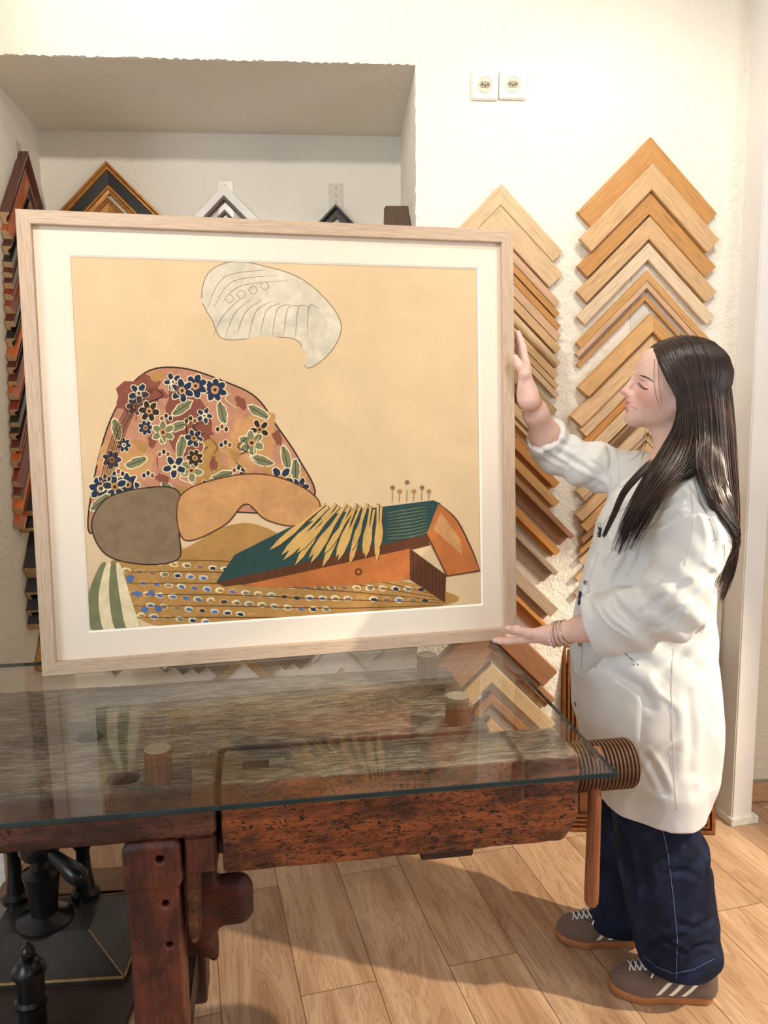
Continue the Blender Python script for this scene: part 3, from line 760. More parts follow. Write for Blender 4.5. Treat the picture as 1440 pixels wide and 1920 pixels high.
# ================================================================== mitred corner samples
def prof(kind, W, H):
    if kind == 'flat': return [(0, 0), (0, H * .92), (W * .05, H), (W * .95, H), (W, H * .9), (W, 0)]
    if kind == 'scoop': return [(0, 0), (0, H), (W * .16, H), (W * .3, H * .72), (W * .55, H * .5), (W * .8, H * .5), (W * .84, H * .62), (W * .95, H * .62), (W, H * .5), (W, 0)]
    if kind == 'slope': return [(0, 0), (0, H * .55), (W * .06, H * .6), (W * .9, H), (W, H * .96), (W, 0)]
    if kind == 'round': return [(0, 0)] + [(W * (.5 - .5 * math.cos(math.pi * i / 8)), H * (.45 + .55 * math.sin(math.pi * i / 8))) for i in range(9)] + [(W, 0)]
    if kind == 'float': return [(0, 0), (0, H * .96), (W * .02, H), (W * .28, H), (W * .3, H * .96), (W * .3, H * .22), (W, H * .22), (W, 0)]
    if kind == 'rebate': return [(0, 0), (0, H * .95), (W * .04, H), (W * .62, H), (W * .64, H * .4), (W, H * .4), (W, 0)]
    if kind == 'reeded':
        o = [(0, 0), (0, H * .8)]; k = 7
        for i in range(k): o += [(W * (i + .2) / k, H), (W * (i + .7) / k, H), (W * (i + .85) / k, H * .75), (W * (i + 1) / k, H * .75)]
        return o + [(W, 0)]
    if kind == 'ornate': return [(0, 0), (0, H), (W * .08, H), (W * .16, H * .8), (W * .24, H * .8), (W * .28, H * .55), (W * .7, H * .5), (W * .74, H * .62), (W * .82, H * .62), (W * .86, H * .45), (W, H * .4), (W, 0)]
def sample(P, ax, az, nrm, L, W, H, kind, mat, label, group, off=0.0, mats=None, L2=None):
    """apex at P on the wall; arms run down-left and down-right along +-ax"""
    pr = prof(kind, W, H); k = len(pr); s = math.sqrt(.5)
    b = MB(); L2 = L2 or L
    mid = b.add([V((0, -q / s, h)) for q, h in pr])
    rt = b.add([V((s * L - s * q, -s * L - s * q, h)) for q, h in pr])
    lf = b.add([V((-s * L2 + s * q, -s * L2 - s * q, h)) for q, h in pr])
    acc = 0; r0 = rnd.uniform(0, 50)
    for i in range(k - 1):
        dl = math.dist(pr[i], pr[i + 1]); mi = mats(i, k, pr) if callable(mats) else 0
        b.face((mid + i, rt + i, rt + i + 1, mid + i + 1), mi, [(r0 + pr[i][0], acc), (r0 + L, acc), (r0 + L, acc + dl), (r0 + pr[i + 1][0], acc + dl)])
        b.face((mid + i + 1, lf + i + 1, lf + i, mid + i), mi, [(r0 + 5 + pr[i + 1][0], acc + dl + .3), (r0 + 5 + L2, acc + dl + .3), (r0 + 5 + L2, acc + .3), (r0 + 5 + pr[i][0], acc + .3)])
        acc += dl
    m = mat if isinstance(mat, list) else [mat]
    raw = len(m) - 1 if len(m) > 1 and kind != 'flatx' else 0
    b.face([rt + i for i in range(k)], raw, [(p[0] * .2, p[1]) for p in pr]); b.face([lf + i for i in reversed(range(k))], raw, [(p[0] * .2, p[1]) for p in reversed(pr)])
    b.face((mid, mid + k - 1, rt + k - 1, rt), raw); b.face((mid + k - 1, mid, lf, lf + k - 1), raw)
    o = b.build('frame_corner_sample', m, mw=frame_matrix(P + nrm * (off + .0035), ax, az, nrm))
    return tag(o, label, 'frame sample', group)
ORD = ['topmost', 'second', 'third', 'fourth', 'fifth', 'sixth', 'seventh', 'eighth', 'ninth', 'tenth', 'eleventh', 'twelfth', 'thirteenth', 'fourteenth', 'fifteenth', 'sixteenth', 'seventeenth', 'eighteenth', 'nineteenth', 'twentieth', 'twenty-first', 'twenty-second', 'twenty-third', 'twenty-fourth', 'twenty-fifth', 'twenty-sixth', 'twenty-seventh', 'twenty-eighth', 'twenty-ninth', 'thirtieth']
WD = {}
def wd(n):
    if n not in WD:
        c = {'honey': (205, 156, 96), 'oak': (212, 172, 124), 'gold_oak': (196, 142, 80), 'tan': (218, 184, 142), 'pale': (226, 198, 164), 'rose': (212, 172, 136), 'walnut': (156, 108, 74), 'brown': (170, 124, 86), 'dark': (112, 70, 44), 'grey': (178, 152, 128), 'amber': (204, 140, 72)}[n]
        WD[n] = wood(n + '_sample_wood', srgb(*c), .22 if n not in ('dark',) else .3, .5, 1.3, bump=.15)
    return WD[n]
raww = wood('raw_end_wood', srgb(212, 178, 132), .15, .7, 1)
word = {'honey': 'honey-coloured oak', 'oak': 'natural oak', 'gold_oak': 'golden oak', 'tan': 'light tan oak', 'pale': 'pale oak', 'rose': 'pinkish oak', 'walnut': 'mid-brown walnut', 'brown': 'brown wood', 'dark': 'dark brown wood', 'grey': 'grey-brown oak', 'amber': 'amber-stained oak'}
kw = {'flat': 'flat', 'scoop': 'scooped', 'slope': 'sloping', 'round': 'rounded', 'float': 'deep stepped', 'rebate': 'rebated', 'reeded': 'finely reeded', 'ornate': 'moulded'}
# right column: (apex px x, y, W, H, profile, colour, offset, length)
RC = [(1215.4, 260, .135, .016, 'flat', 'gold_oak', 0, .33), (1215, 313, .062, .02, 'flat', 'oak', .017, .33), (1213, 363, .05, .022, 'flat', 'gold_oak', 0, .33), (1213, 409, .05, .022, 'flat', 'oak', 0, .335), (1211, 458, .038, .02, 'flat', 'pale', 0, .33), (1209.5, 508.5, .026, .018, 'flat', 'honey', 0, .33), (1208, 529, .016, .02, 'flat', 'rose', 0, .33), (1206, 554, .013, .014, 'flat', 'gold_oak', 0, .32),
      (1215, 589, .044, .045, 'slope', 'honey', 0, .34), (1216, 627, .05, .045, 'slope', 'oak', .0, .38), (1215, 668, .042, .035, 'flat', 'tan', 0, .34), (1214, 697, .024, .03, 'flat', 'amber', 0, .33), (1213, 718, .042, .03, 'flat', 'tan', 0, .33), (1212, 754, .032, .03, 'float', 'brown', 0, .33),
      (1209, 785, .05, .025, 'rebate', 'tan', 0, .34), (1208, 830, .038, .025, 'flat', 'oak', 0, .34), (1208, 857, .035, .03, 'flat', 'honey', 0, .32), (1207, 884, .026, .03, 'rebate', 'brown', 0, .32), (1206, 906, .016, .02, 'flat', 'honey', 0, .32), (1205, 924, .02, .02, 'flat', 'tan', 0, .32), (1204, 952, .024, .02, 'rebate', 'oak', 0, .335), (1203, 982, .024, .02, 'flat', 'tan', 0, .335)]
fit = lambda W, dz: min(W, dz / math.sqrt(2) - .0012)          # a sample ends where the next one begins
for i, (x, y, W, H, kd, c, off, L) in enumerate(RC):
    if 0 < i < len(RC) - 1: W = fit(W, onw(x, y).z - onw(RC[i + 1][0], RC[i + 1][1]).z)
    sample(onw(x, y), WX, WZ, WN, L, W, H, kd, [wd(c), raww] if kd == 'slope' else wd(c), f'{kw[kd]} {word[c]} corner sample, {ORD[i]} in the column behind the woman', 'wood corner samples in the right column', off)
# middle column, half hidden by the picture: given by the px height of the right tip
CCL = [(474, .05, .022, 'flat', 'tan', 115), (515, .062, .022, 'flat', 'tan', 115), (567, .03, .02, 'flat', 'rose', 110), (589, .02, .02, 'flat', 'gold_oak', 110), (612, .022, .022, 'flat', 'gold_oak', 112), (630, .03, .025, 'flat', 'rose', 112), (653, .026, .024, 'flat', 'oak', 112), (679, .03, .03, 'round', 'tan', 112), (702, .024, .022, 'flat', 'oak', 108), (723, .022, .022, 'flat', 'oak', 108), (740, .018, .02, 'flat', 'tan', 110), (768, .045, .012, 'reeded', 'tan', 108),
       (802, .04, .03, 'rebate', 'dark', 108), (838, .03, .02, 'flat', 'tan', 108), (870, .034, .03, 'float', 'oak', 108), (902, .045, .045, 'rebate', 'amber', 108), (938, .05, .035, 'rebate', 'honey', 110), (1000, .055, .05, 'float', 'brown', 136), (1028, .038, .04, 'rebate', 'amber', 112), (1067, .06, .045, 'float', 'grey', 108), (1134, .065, .05, 'rebate', 'grey', 108), (1168, .045, .05, 'float', 'amber', 92),
       (1250, .075, .05, 'flat', 'walnut', 108), (1305, .05, .03, 'rebate', 'brown', 108), (1350, .05, .03, 'flat', 'tan', 108), (1405, .04, .035, 'rebate', 'brown', 108), (1450, .04, .03, 'flat', 'oak', 106), (1492, .03, .03, 'flat', 'brown', 106), (1526, .02, .02, 'flat', 'tan', 100)]
CP = []
for i, (yr, W, H, kd, c, dx) in enumerate(CCL):
    tip = onw(936 + dx - max(0, (yr - 700) * .012), yr); Lh = 0
    ap = onw(936 - max(0, (yr - 474) * .02), yr - dx)
    L = (tip - ap).dot(WX) * math.sqrt(2)
    CP.append((V((ap.x, ap.y, tip.z + L * math.sqrt(.5))), L))
for i, (yr, W, H, kd, c, dx) in enumerate(CCL):
    P, L = CP[i]
    if i < len(CP) - 1: W = fit(W, P.z - CP[i + 1][0].z)
    sample(P, WX, WZ, WN, L, W, H, kd, wd(c), f'{kw[kd]} {word[c]} corner sample, {ORD[i]} in the column by the picture\'s right edge', 'wood corner samples in the middle column')
# ---- niche back
m_black = plain('black_lacquer', srgb(28, 25, 24), .3, 0, .1); m_goldl = plain('antique_gold', srgb(170, 118, 58), .35, .5, .25, 60); m_white = plain('white_lacquer', srgb(244, 240, 232), .5, 0, .02)
m_char = plain('charcoal_stain', srgb(66, 60, 58), .5, 0, .1); m_espresso = wood('espresso_wood', srgb(104, 84, 70), .2, .5, 1.3)
m_gold = plain('bright_gilding', srgb(200, 164, 82), .22, .9, .2, 80, .1)
ornm = lambda i, k, pr: 1 if 5 <= i <= 5 else 0
def nb(x, y, L, W, H, kd, mats, label, off=0.0, fn=None):
    sample(onback(x, y), WX, WZ, WN, L, W, H, kd, mats, label, 'corner samples on the niche back wall', off, fn)
two = lambda i, k, pr: 1 if i == 5 else 0
nb(203, 306, .36, .083, .03, 'ornate', [m_goldl, m_black, raww], 'black and gold moulded corner sample, topmost above the picture at left', 0, two)
nb(205, 372, .22, .05, .03, 'ornate', [m_goldl, m_black, raww], 'smaller black and gold corner sample nested below the large one at left')
nb(421, 348, .2, .04, .02, 'flat', [m_white], 'wide flat white corner sample peeking above the picture, second column')
nb(421, 369, .2, .012, .025, 'flat', [m_espresso], 'slim brown and white corner sample peeking above the picture, second column')
nb(422, 395, .18, .01, .02, 'flat', [m_espresso], 'slim brown corner sample, lowest tip peeking above the picture, second column')
nb(629, 386, .22, .028, .03, 'float', [m_char], 'charcoal grey stepped corner sample peeking above the picture, third column')
nb(630, 401, .2, .012, .02, 'flat', [m_char], 'thin charcoal corner sample nested under the stepped grey one')
lqd = wood('dark_maroon_stain', srgb(74, 40, 34), .25, .3, 1)
# lower samples seen through the glass under the picture
for x, y, L, W, H, kd, ms, lab in ((262, 1150, .24, .10, .03, 'flat', [m_white], 'broad white corner sample seen through the glass at lower left'),
        (262, 1186, .2, .05, .03, 'scoop', [m_char], 'grey scooped corner sample seen through the glass at lower left'),
        (455, 1165, .24, .09, .03, 'flat', [m_espresso], 'broad brown corner sample seen through the glass below the picture'),
        (455, 1215, .2, .04, .03, 'scoop', [m_gold], 'gilded corner sample seen through the glass below the picture'),
        (358, 1196, .13, .085, .03, 'flat', [m_black], 'black corner sample seen through the glass between the white and brown ones'),
        (548, 1188, .13, .085, .03, 'flat', [lqd], 'dark maroon corner sample seen through the glass left of the white scooped one'),
        (640, 1150, .24, .06, .03, 'scoop', [m_white], 'white scooped corner sample seen through the glass right of the gilded one'),
        (640, 1212, .22, .06, .03, 'flat', [m_white], 'white flat corner sample with its apex seen under the picture edge')):
    nb(x, y, L, W, H, kd, ms, lab)
# ---- left jamb of the niche, seen at a shallow angle
JX = jdir * -1.0                                   # towards the niche back
JP0 = JL0
def onj(x, y): return onp(x, y, JP0, JN)
apexj = onj(34, 283)
lacq = {'maroon': (88, 36, 30), 'orange': (176, 84, 34), 'chestnut': (128, 56, 36), 'black': (30, 26, 26), 'red': (124, 44, 30), 'burl': (190, 100, 44), 'plum': (74, 34, 34)}
LM = {}
def lq(n):
    if n not in LM: LM[n] = wood(n + '_lacquer', srgb(*lacq[n]), .28, .16, .9, bump=.02, spec=.7)
    return LM[n]
lw = {'maroon': 'dark maroon', 'orange': 'orange-brown', 'chestnut': 'chestnut', 'black': 'glossy black', 'red': 'mahogany red', 'burl': 'orange burl', 'plum': 'dark plum'}
jl = [(None, .09, .035, 'scoop', 'maroon')]
zs = [432, 462, 492, 512, 532, 553, 576, 604, 636, 668, 690, 716, 738, 768, 792, 812, 838, 862, 900, 925, 948, 975]
cs = ['orange', 'plum', 'black', 'maroon', 'plum', 'red', 'chestnut', 'maroon', 'black', 'burl', 'plum', 'maroon', 'orange', 'red', 'black', 'black', 'maroon', 'orange', 'red', 'maroon', 'burl', 'orange']
ws = [.075, .05, .05, .024, .03, .03, .03, .045, .05, .05, .035, .032, .03, .036, .03, .03, .036, .036, .05, .034, .032, .036]
kds = ['slope', 'scoop', 'flat', 'round', 'flat', 'round', 'slope', 'rebate', 'scoop', 'round', 'scoop', 'rebate', 'slope', 'scoop', 'flat', 'scoop', 'rebate', 'scoop', 'slope', 'round', 'round', 'slope']
LJ = .37
TOPJ = len(COL.objects)
sample(apexj, JX, WZ, JN, .38, .043, .03, 'scoop', [lq('maroon'), raww], 'wide dark maroon lacquered corner sample, topmost on the niche side wall at far left', 'lacquered corner samples on the left side wall')
s_ = math.sqrt(.5)
JZ = []
for yt in zs:
    a = apexj - JX * (LJ * s_); d = ray(10, yt); k = V((a.x - CC.x, a.y - CC.y)).length / V((d.x, d.y)).length
    JZ.append(CH + d.z * k + LJ * s_)
for i, (yt, W, c, kd) in enumerate(zip(zs, ws, cs, kds)):
    if i < len(zs) - 1: W = fit(W, JZ[i] - JZ[i + 1])
    a = apexj - JX * (LJ * s_); n = V((a.x, a.y, 0))
    # height of the near tip read along the vertical through it
    d = ray(10, yt); k = V((a.x - CC.x, a.y - CC.y)).length / V((d.x, d.y)).length
    z = CH + d.z * k
    P = V((apexj.x, apexj.y, z + LJ * s_)) - JX * (.10 * i / len(zs))
    sample(P, JX, WZ, JN, LJ, W, .028, kd, [lq(c), raww], f'{lw[c]} lacquered corner sample, {ORD[i + 1]} down the side wall left of the picture', 'lacquered corner samples on the left side wall')
m_blkm = plain('black_matt_stain', srgb(34, 32, 33), .5, 0, .12)
for i, (yt, W, H, kd) in enumerate(((958, .045, .05, 'rebate'), (990, .03, .05, 'rebate'), (1066, .065, .055, 'flat'), (1112, .05, .06, 'float'), (1146, .045, .05, 'float'), (1172, .04, .05, 'flat'))):
    Ls = .32; a = apexj - JX * (Ls * s_ + .07); d = ray(40, yt); k = V((a.x, a.y)).length / V((d.x, d.y)).length
    P = V((apexj.x, apexj.y, CH + d.z * k + Ls * s_)) - JX * .07
    sample(P, JX, WZ, JN, Ls, W, H, kd, [m_blkm, raww], f'matt black corner sample, {ORD[i]} of the black ones low on the left side wall', 'black corner samples on the left side wall')
P = onj(96, 1062)
sample(P + JN * .0, JX, WZ, JN, .42, .05, .045, 'scoop', [m_gold], 'shiny gilded corner sample low on the left side wall, beside the picture bottom', None)
# ---- right jamb: a deep dark block seen end on
P = onp(764, 396, NRF, RN)
sample(V((NRF.x, NRF.y, P.z)) - rdir * .26 , rdir, WZ, RN, .18, .12, .085, 'flat', [m_espresso, m_char], 'deep dark brown corner sample on the right cheek of the niche above the picture', 'corner samples on the right cheek')
# ---- hanging strips
m_strip = plain('white_strip_plastic', srgb(214, 208, 194), .25, 0, .02)
def hstrip(P, ax, nrm, w, h, label, holes=True):
    e = empty('hanging_strip', P, 0, label, 'strip', 'white hanging strips'); e.matrix_world = frame_matrix(P, ax, WZ, nrm)
    b = MB(); b.box((-w / 2, -h, 0.0003), (w / 2, 0, .0028)); b.build('strip', m_strip, e, bevel=.0006)
    if holes:
        for z in (-.018, -.045, -.072): 
            b = MB(); b.lathe([(.0045, .0025), (.0045, .0034), (.002, .0038)], 12, o=(0, z, 0)); b.build('screw', plain('screw_steel', srgb(150, 140, 120), .35, .7), e)
hstrip(onback(422, 340), WX, WN, .06, 1.2, 'white strip with samples behind the second niche column')
hstrip(onback(629, 344), WX, WN, .058, 1.2, 'white strip with three screws above the charcoal samples')
hstrip(onback(205, 330), WX, WN, .058, 1.2, 'white strip behind the black and gold samples')
hstrip(onw(936, 353), WX, WN, .06, 1.9, 'white strip behind the middle column of wood samples')
hstrip(onw(1210, 280), WX, WN, .062, 1.7, 'white strip behind the right column of wood samples')
hstrip(apexj + WZ * .03 - JX * .0, JX, JN, .06, 1.6, 'white strip behind the lacquered samples on the left side wall', False)
hstrip(V((NRF.x, NRF.y, P.z)) - rdir * .26 + WZ * .03, rdir, RN, .06, .6, 'white strip behind the dark sample on the right cheek', False)
# ================================================================== frame leaning on the wall
m_bronze = plain('bronze_gilding', srgb(150, 96, 52), .35, .55, .3, 50, .1); m_bronze_d = plain('bronze_groove', srgb(92, 56, 32), .5, .2, .3, 40)
fl = onz(1052, 1556, 0); fr_ = onz(1339, 1563, 0)
fx = (fr_ - fl).normalized(); wdt = (fr_ - fl).length
tilt = math.radians(7.5); fy0 = V((-fx.y, fx.x, 0)); fy = (WZ * math.cos(tilt) + fy0 * math.sin(tilt)).normalized(); fn = fx.cross(fy).normalized()
tp = onp(1046, 1206, fl, fn); hgt = (tp - fl).dot(fy)
lf = empty('leaning_frame', fl, 0, 'bronze-gilt moulded picture frame standing on the floor, leaning on the wall behind the woman', 'picture frame'); lf.matrix_world = frame_matrix(fl + WZ * .002, fx, fy, fn)
b = MB(); fw = .064
pr = [(0, -.02), (0, .012)]; mt = [1]
for i in range(4):
    q = .006 + i * .0145; pr += [(q, .016 - i * .002), (q + .0075, .016 - i * .002), (q + .009, .006 - i * .002), (q + .0125, .006 - i * .002)]; mt += [0, 0, 1, 1]
pr += [(fw, .004), (fw, -.012)]; mt += [0, 1]
frame_ring(b, wdt, hgt, pr, (mt + [1] * 9)[:len(pr) - 1]); b.build('moulding', [m_bronze, m_bronze_d], lf)
b = MB(); b.box((.01, .01, -.018), (wdt - .01, hgt - .01, -.011)); b.build('panel', wood('frame_panel_brown', srgb(120, 74, 44), .3, .5, 1, 'Object'), lf)
# ================================================================== black cast-iron press under the bench
m_iron = plain('black_enamel_iron', srgb(20, 20, 22), .28, .1, .2, 20); m_brass = plain('worn_brass_trim', srgb(150, 120, 78), .35, .7, .2)
m_iron2 = plain('dusty_black_slab', srgb(50, 47, 45), .22, .0, .4, 9)
pb = V((-.94, 1.985, .012)); pr_ = empty('cast_iron_press', pb, math.radians(4), 'black iron press with lever on a sloped brass-trimmed base under the bench', 'press')
b = MB(); hx, hy = .24, .185
n = b.add([(-hx, -hy, .012), (hx, -hy, .012), (hx, hy, .012), (-hx, hy, .012), (-hx + .10, -hy + .11, .075), (hx - .12, -hy + .11, .075), (hx - .12, hy - .11, .075), (-hx + .10, hy - .11, .075), (-hx, -hy, 0.0), (hx, -hy, 0.0), (hx, hy, 0.0), (-hx, hy, 0.0)])
for i in range(4):
    j = (i + 1) % 4; b.face((n + i, n + j, n + 4 + j, n + 4 + i)); b.face((n + 8 + i, n + 8 + j, n + j, n + i))
b.face((n + 4, n + 5, n + 6, n + 7)); b.face((n + 11, n + 10, n + 9, n + 8)); b.build('base_slab', m_iron2, pr_)
b = MB(); 
for i in range(4):
    c = [(-hx, -hy), (hx, -hy), (hx, hy), (-hx, hy)]; p, q = c[i], c[(i + 1) % 4]; b.tube([(*p, .014), (*q, .014)], .0045, 8)
    c2 = [(-hx + .10, -hy + .11), (hx - .12, -hy + .11), (hx - .12, hy - .11), (-hx + .10, hy - .11)]; b.tube([(*p, .014), (*c2[i], .076)], .002, 6)
b.build('brass_trim', m_brass, pr_)
b = MB(); b.lathe([(.075, .074), (.075, .08), (.06, .086), (.05, .092), (.036, .10), (.037, .13), (.045, .19), (.0505, .215), (.051, .222), (.04, .228), (.028, .235), (.028, .262), (.046, .27), (.054, .285), (.056, .325), (.05, .335), (.062, .345), (.064, .36), (.055, .375), (.052, .40), (.06, .42), (.06, .49), (.0, .49)], 32, o=(-.015, -.02, 0))
b.build('screw_column', m_iron, pr_, smooth=.7)
b = MB(); b.lathe([(.04, .074), (.04, .09), (.028, .10), (.020, .16), (.019, .22), (.026, .23), (.03, .25), (.024, .27), (.02, .30), (.03, .31), (.024, .325), (.03, .335), (.03, .345), (.02, .355), (.022, .38), (.035, .39), (.035, .41), (.022, .42), (.03, .44), (.032, .47), (.02, .485), (0, .49)], 24, o=(.065, .08, 0)); b.build('side_post', m_iron, pr_, smooth=.7)
b = MB(); b.lathe([(.04, .074), (.04, .09), (.028, .10), (.020, .16), (.019, .22), (.026, .23), (.03, .25), (.024, .27), (.02, .30), (.03, .31), (.024, .325), (.03, .335), (.03, .345), (.02, .355), (.022, .38), (.035, .39), (.035, .41), (.022, .42), (.03, .44), (.032, .47), (.02, .485), (0, .49)], 24, o=(-.13, .08, 0)); b.build('side_post', m_iron, pr_, smooth=.7)
b = MB(); b.tube([(-.01, -.03, .305), (.03, -.05, .285), (.065, -.07, .268), (.095, -.085, .252), (.115, -.095, .241), (.127, -.10, .236)], [.014, .016, .021, .027, .025, .012], 16); b.build('lever', m_iron, pr_, smooth=True)
b = MB(); b.box((-.18, -.05, .475), (.12, .11, .50)); b.build('head_plate', m_iron, pr_, bevel=.006)
tp_ = empty('turned_post', (-.822, 1.60, .012), 0, 'black turned iron post with ball finial and rings, at lower left before the press', 'post')
b = MB(); b.lathe([(.05, 0), (.05, .012), (.036, .02), (.034, .03), (.038, .04), (.034, .05), (.03, .055), (.0305, .125), (.036, .13), (.037, .138), (.03, .145), (.0305, .20), (.037, .205), (.037, .215), (.028, .222), (.022, .238), (.012, .242)], 28); b.build('shaft', m_iron, tp_, smooth=.6)
b = MB(); b.lathe([(.01, .24), (.014, .246), (.0165, .256), (.014, .267), (.006, .272), (.008, .275), (.006, .279), (0, .28)], 20); b.build('finial', m_iron, tp_, smooth=True)

# a plank on the floor behind the press
ka = onz(-10, 1709, 0); kb = onz(330, 1688, 0); kx = (kb - ka).normalized(); ky = V((-kx.y, kx.x, 0))
b = MB(); b.box((0, 0, 0), ((kb - ka).length, .12, .042), 1); b.box((0, 0, .042), ((kb - ka).length, .12, .046), 0)
tag(b.build('plank', [wood('plank_top_wood', srgb(128, 96, 72), .25, .5, 1), plain('plank_black_side', srgb(16, 14, 14), .6)], mw=frame_matrix(ka, kx, ky, WZ)), 'dark plank with brown top lying on the floor behind the iron press', 'plank')

b = MB(); b.box((-1.16, 1.25, 0), (-.64, 2.06, .0115)); tag(b.build('shade_board', wood('shade_board_wood', srgb(58, 42, 38), .25, .4, 1, 'Object'), bevel=.002), 'dark brown board added flat on the floor under the iron press for the bench shade', 'board')  # dark board added to give the floor the shade of the bench
# ================================================================== the woman
A3 = lambda p: np.array([p.x, p.y, p.z])
def pp(x, y, Y): return A3(at(x, y, Y))
person = empty('person', (.72, 1.90, 0), 0, 'woman in white work coat and dark jeans holding the large picture by its right edge', 'person')
MW = person.matrix_world.copy()
PINV = Matrix.Translation((-.72, -1.90, 0))
def wmesh(o):          # meshes below are made in world space and then hung on the person
    o.data.transform(PINV); return o
HY = 1.93
HO = pp(1275, 735, HY)                       # between the ears
ha = math.radians(7)
HF = np.array([-math.cos(ha), math.sin(ha), 0.0]); HL = np.array([-math.sin(ha), -math.cos(ha), 0.0]); HU = np.array([0, 0, 1.0])
# small lean of the frame so that local up follows the photo's vertical
RH = np.stack([HF, HL, HU])                  # rows: world -> local
def h(f, l, u): return HO + HF * f + HL * l + HU * u
def hell(S, c, r, k=.01, op=1): return S.ell(h(*c), r, RH, k, op)
def hcone(S, a, b, ra, rb, k=.01, op=1): return S.cone(h(*a), h(*b), ra, rb, k, op)
body = SDF()
# ---- trunk and legs (under the clothes)
body.loft([(.62, .70, 1.93, .085, .12), (.80, .70, 1.93, .10, .145), (.92, .70, 1.93, .10, .135), (1.02, .70, 1.93, .085, .115), (1.18, .70, 1.93, .095, .125), (1.28, .715, 1.935, .085, .13), (1.335, .725, 1.935, .06, .10), (1.37, .725, 1.935, .05, .06)], k=.03)
body.chain([(.69, 1.84, .78), (.70, 1.82, .48), (.755, 1.785, .09)], [.075, .052, .036], .02)
body.chain([(.69, 2.0, .78), (.66, 1.98, .48), (.665, 1.975, .09)], [.075, .052, .036], .02)
body.chain([(.755, 1.785, .075), (.745, 1.787, .05), (.65, 1.795, .038)], [.034, .03, .016], .02)
body.chain([(.665, 1.975, .075), (.655, 1.977, .05), (.565, 1.983, .038)], [.034, .03, .016], .02)
# ---- neck
body.chain([h(.005, 0, -.05), h(-.012, 0, -.11), h(-.03, 0, -.175), (.735, 1.935, 1.30)], [.052, .05, .056, .08], .03)
hcone(body, (.035, .0, -.075), (.022, 0, -.13), .032, .03, .03)
# ---- head
hell(body, (-.010, 0, .038), (.1035, .077, .088), .01)
hell(body, (.050, 0, .000), (.060, .062, .085), .03)
for s in (1, -1):
    hcone(body, (.015, s * .052, -.030), (.098, s * .016, -.060), .020, .019, .03)      # jaw
    hell(body, (.074, s * .040, -.004), (.030, .027, .034), .03)                        # cheek
    hcone(body, (.090, s * .012, .038), (.072, s * .046, .040), .011, .010, .02)        # brow
hell(body, (.10, 0, -.045), (.026, .034, .03), .02)
hell(body, (.1110, 0, -.062), (.0185, .022, .018), .018)                                # chin
hell(body, (.068, 0, .060), (.032, .052, .045), .03)                                    # forehead
for s in (1, -1):
    hell(body, (.113, s * .034, .020), (.012, .018, .010), .018, -1)                    # sockets
hcone(body, (.1055, 0, .040), (.1312, 0, .0045), .0078, .0080, .013)                       # nose
hell(body, (.1325, 0, .0012), (.0092, .0092, .0078), .008)
for s in (1, -1):
    hell(body, (.1205, s * .0118, -.003), (.011, .0065, .0078), .006)
    hell(body, (.127, s * .0065, -.0105), (.005, .0032, .003), .003, -1)                # nostrils
    hell(body, (.0865, s * .0325, .0145), (.0165, .0165, .0125), .007)                    # closed lids
hell(body, (.0950, 0, -.030), (.0305, .036, .032), .02); hell(body, (.1165, 0, -.0240), (.0102, .0205, .0058), .007)                              # lips
hell(body, (.1142, 0, -.0378), (.0108, .0165, .0062), .007)
hell(body, (.121, .0, -.0165), (.006, .0035, .006), .006)
for a, b_ in (((.1285, 0, -.0308), (.1185, .016, -.0332)), ((.1285, 0, -.0308), (.1185, -.016, -.0332)), ((.1185, .016, -.0332), (.105, .0275, -.0395)), ((.1185, -.016, -.0332), (.105, -.0275, -.0395))):
    hcone(body, a, b_, .0014, .0012, .003, -1)
hell(body, (.129, 0, -.0485), (.006, .016, .004), .01, -1)
for s in (1, -1): hell(body, (-.005, s * .077, .0), (.017, .008, .030), .006)           # ears
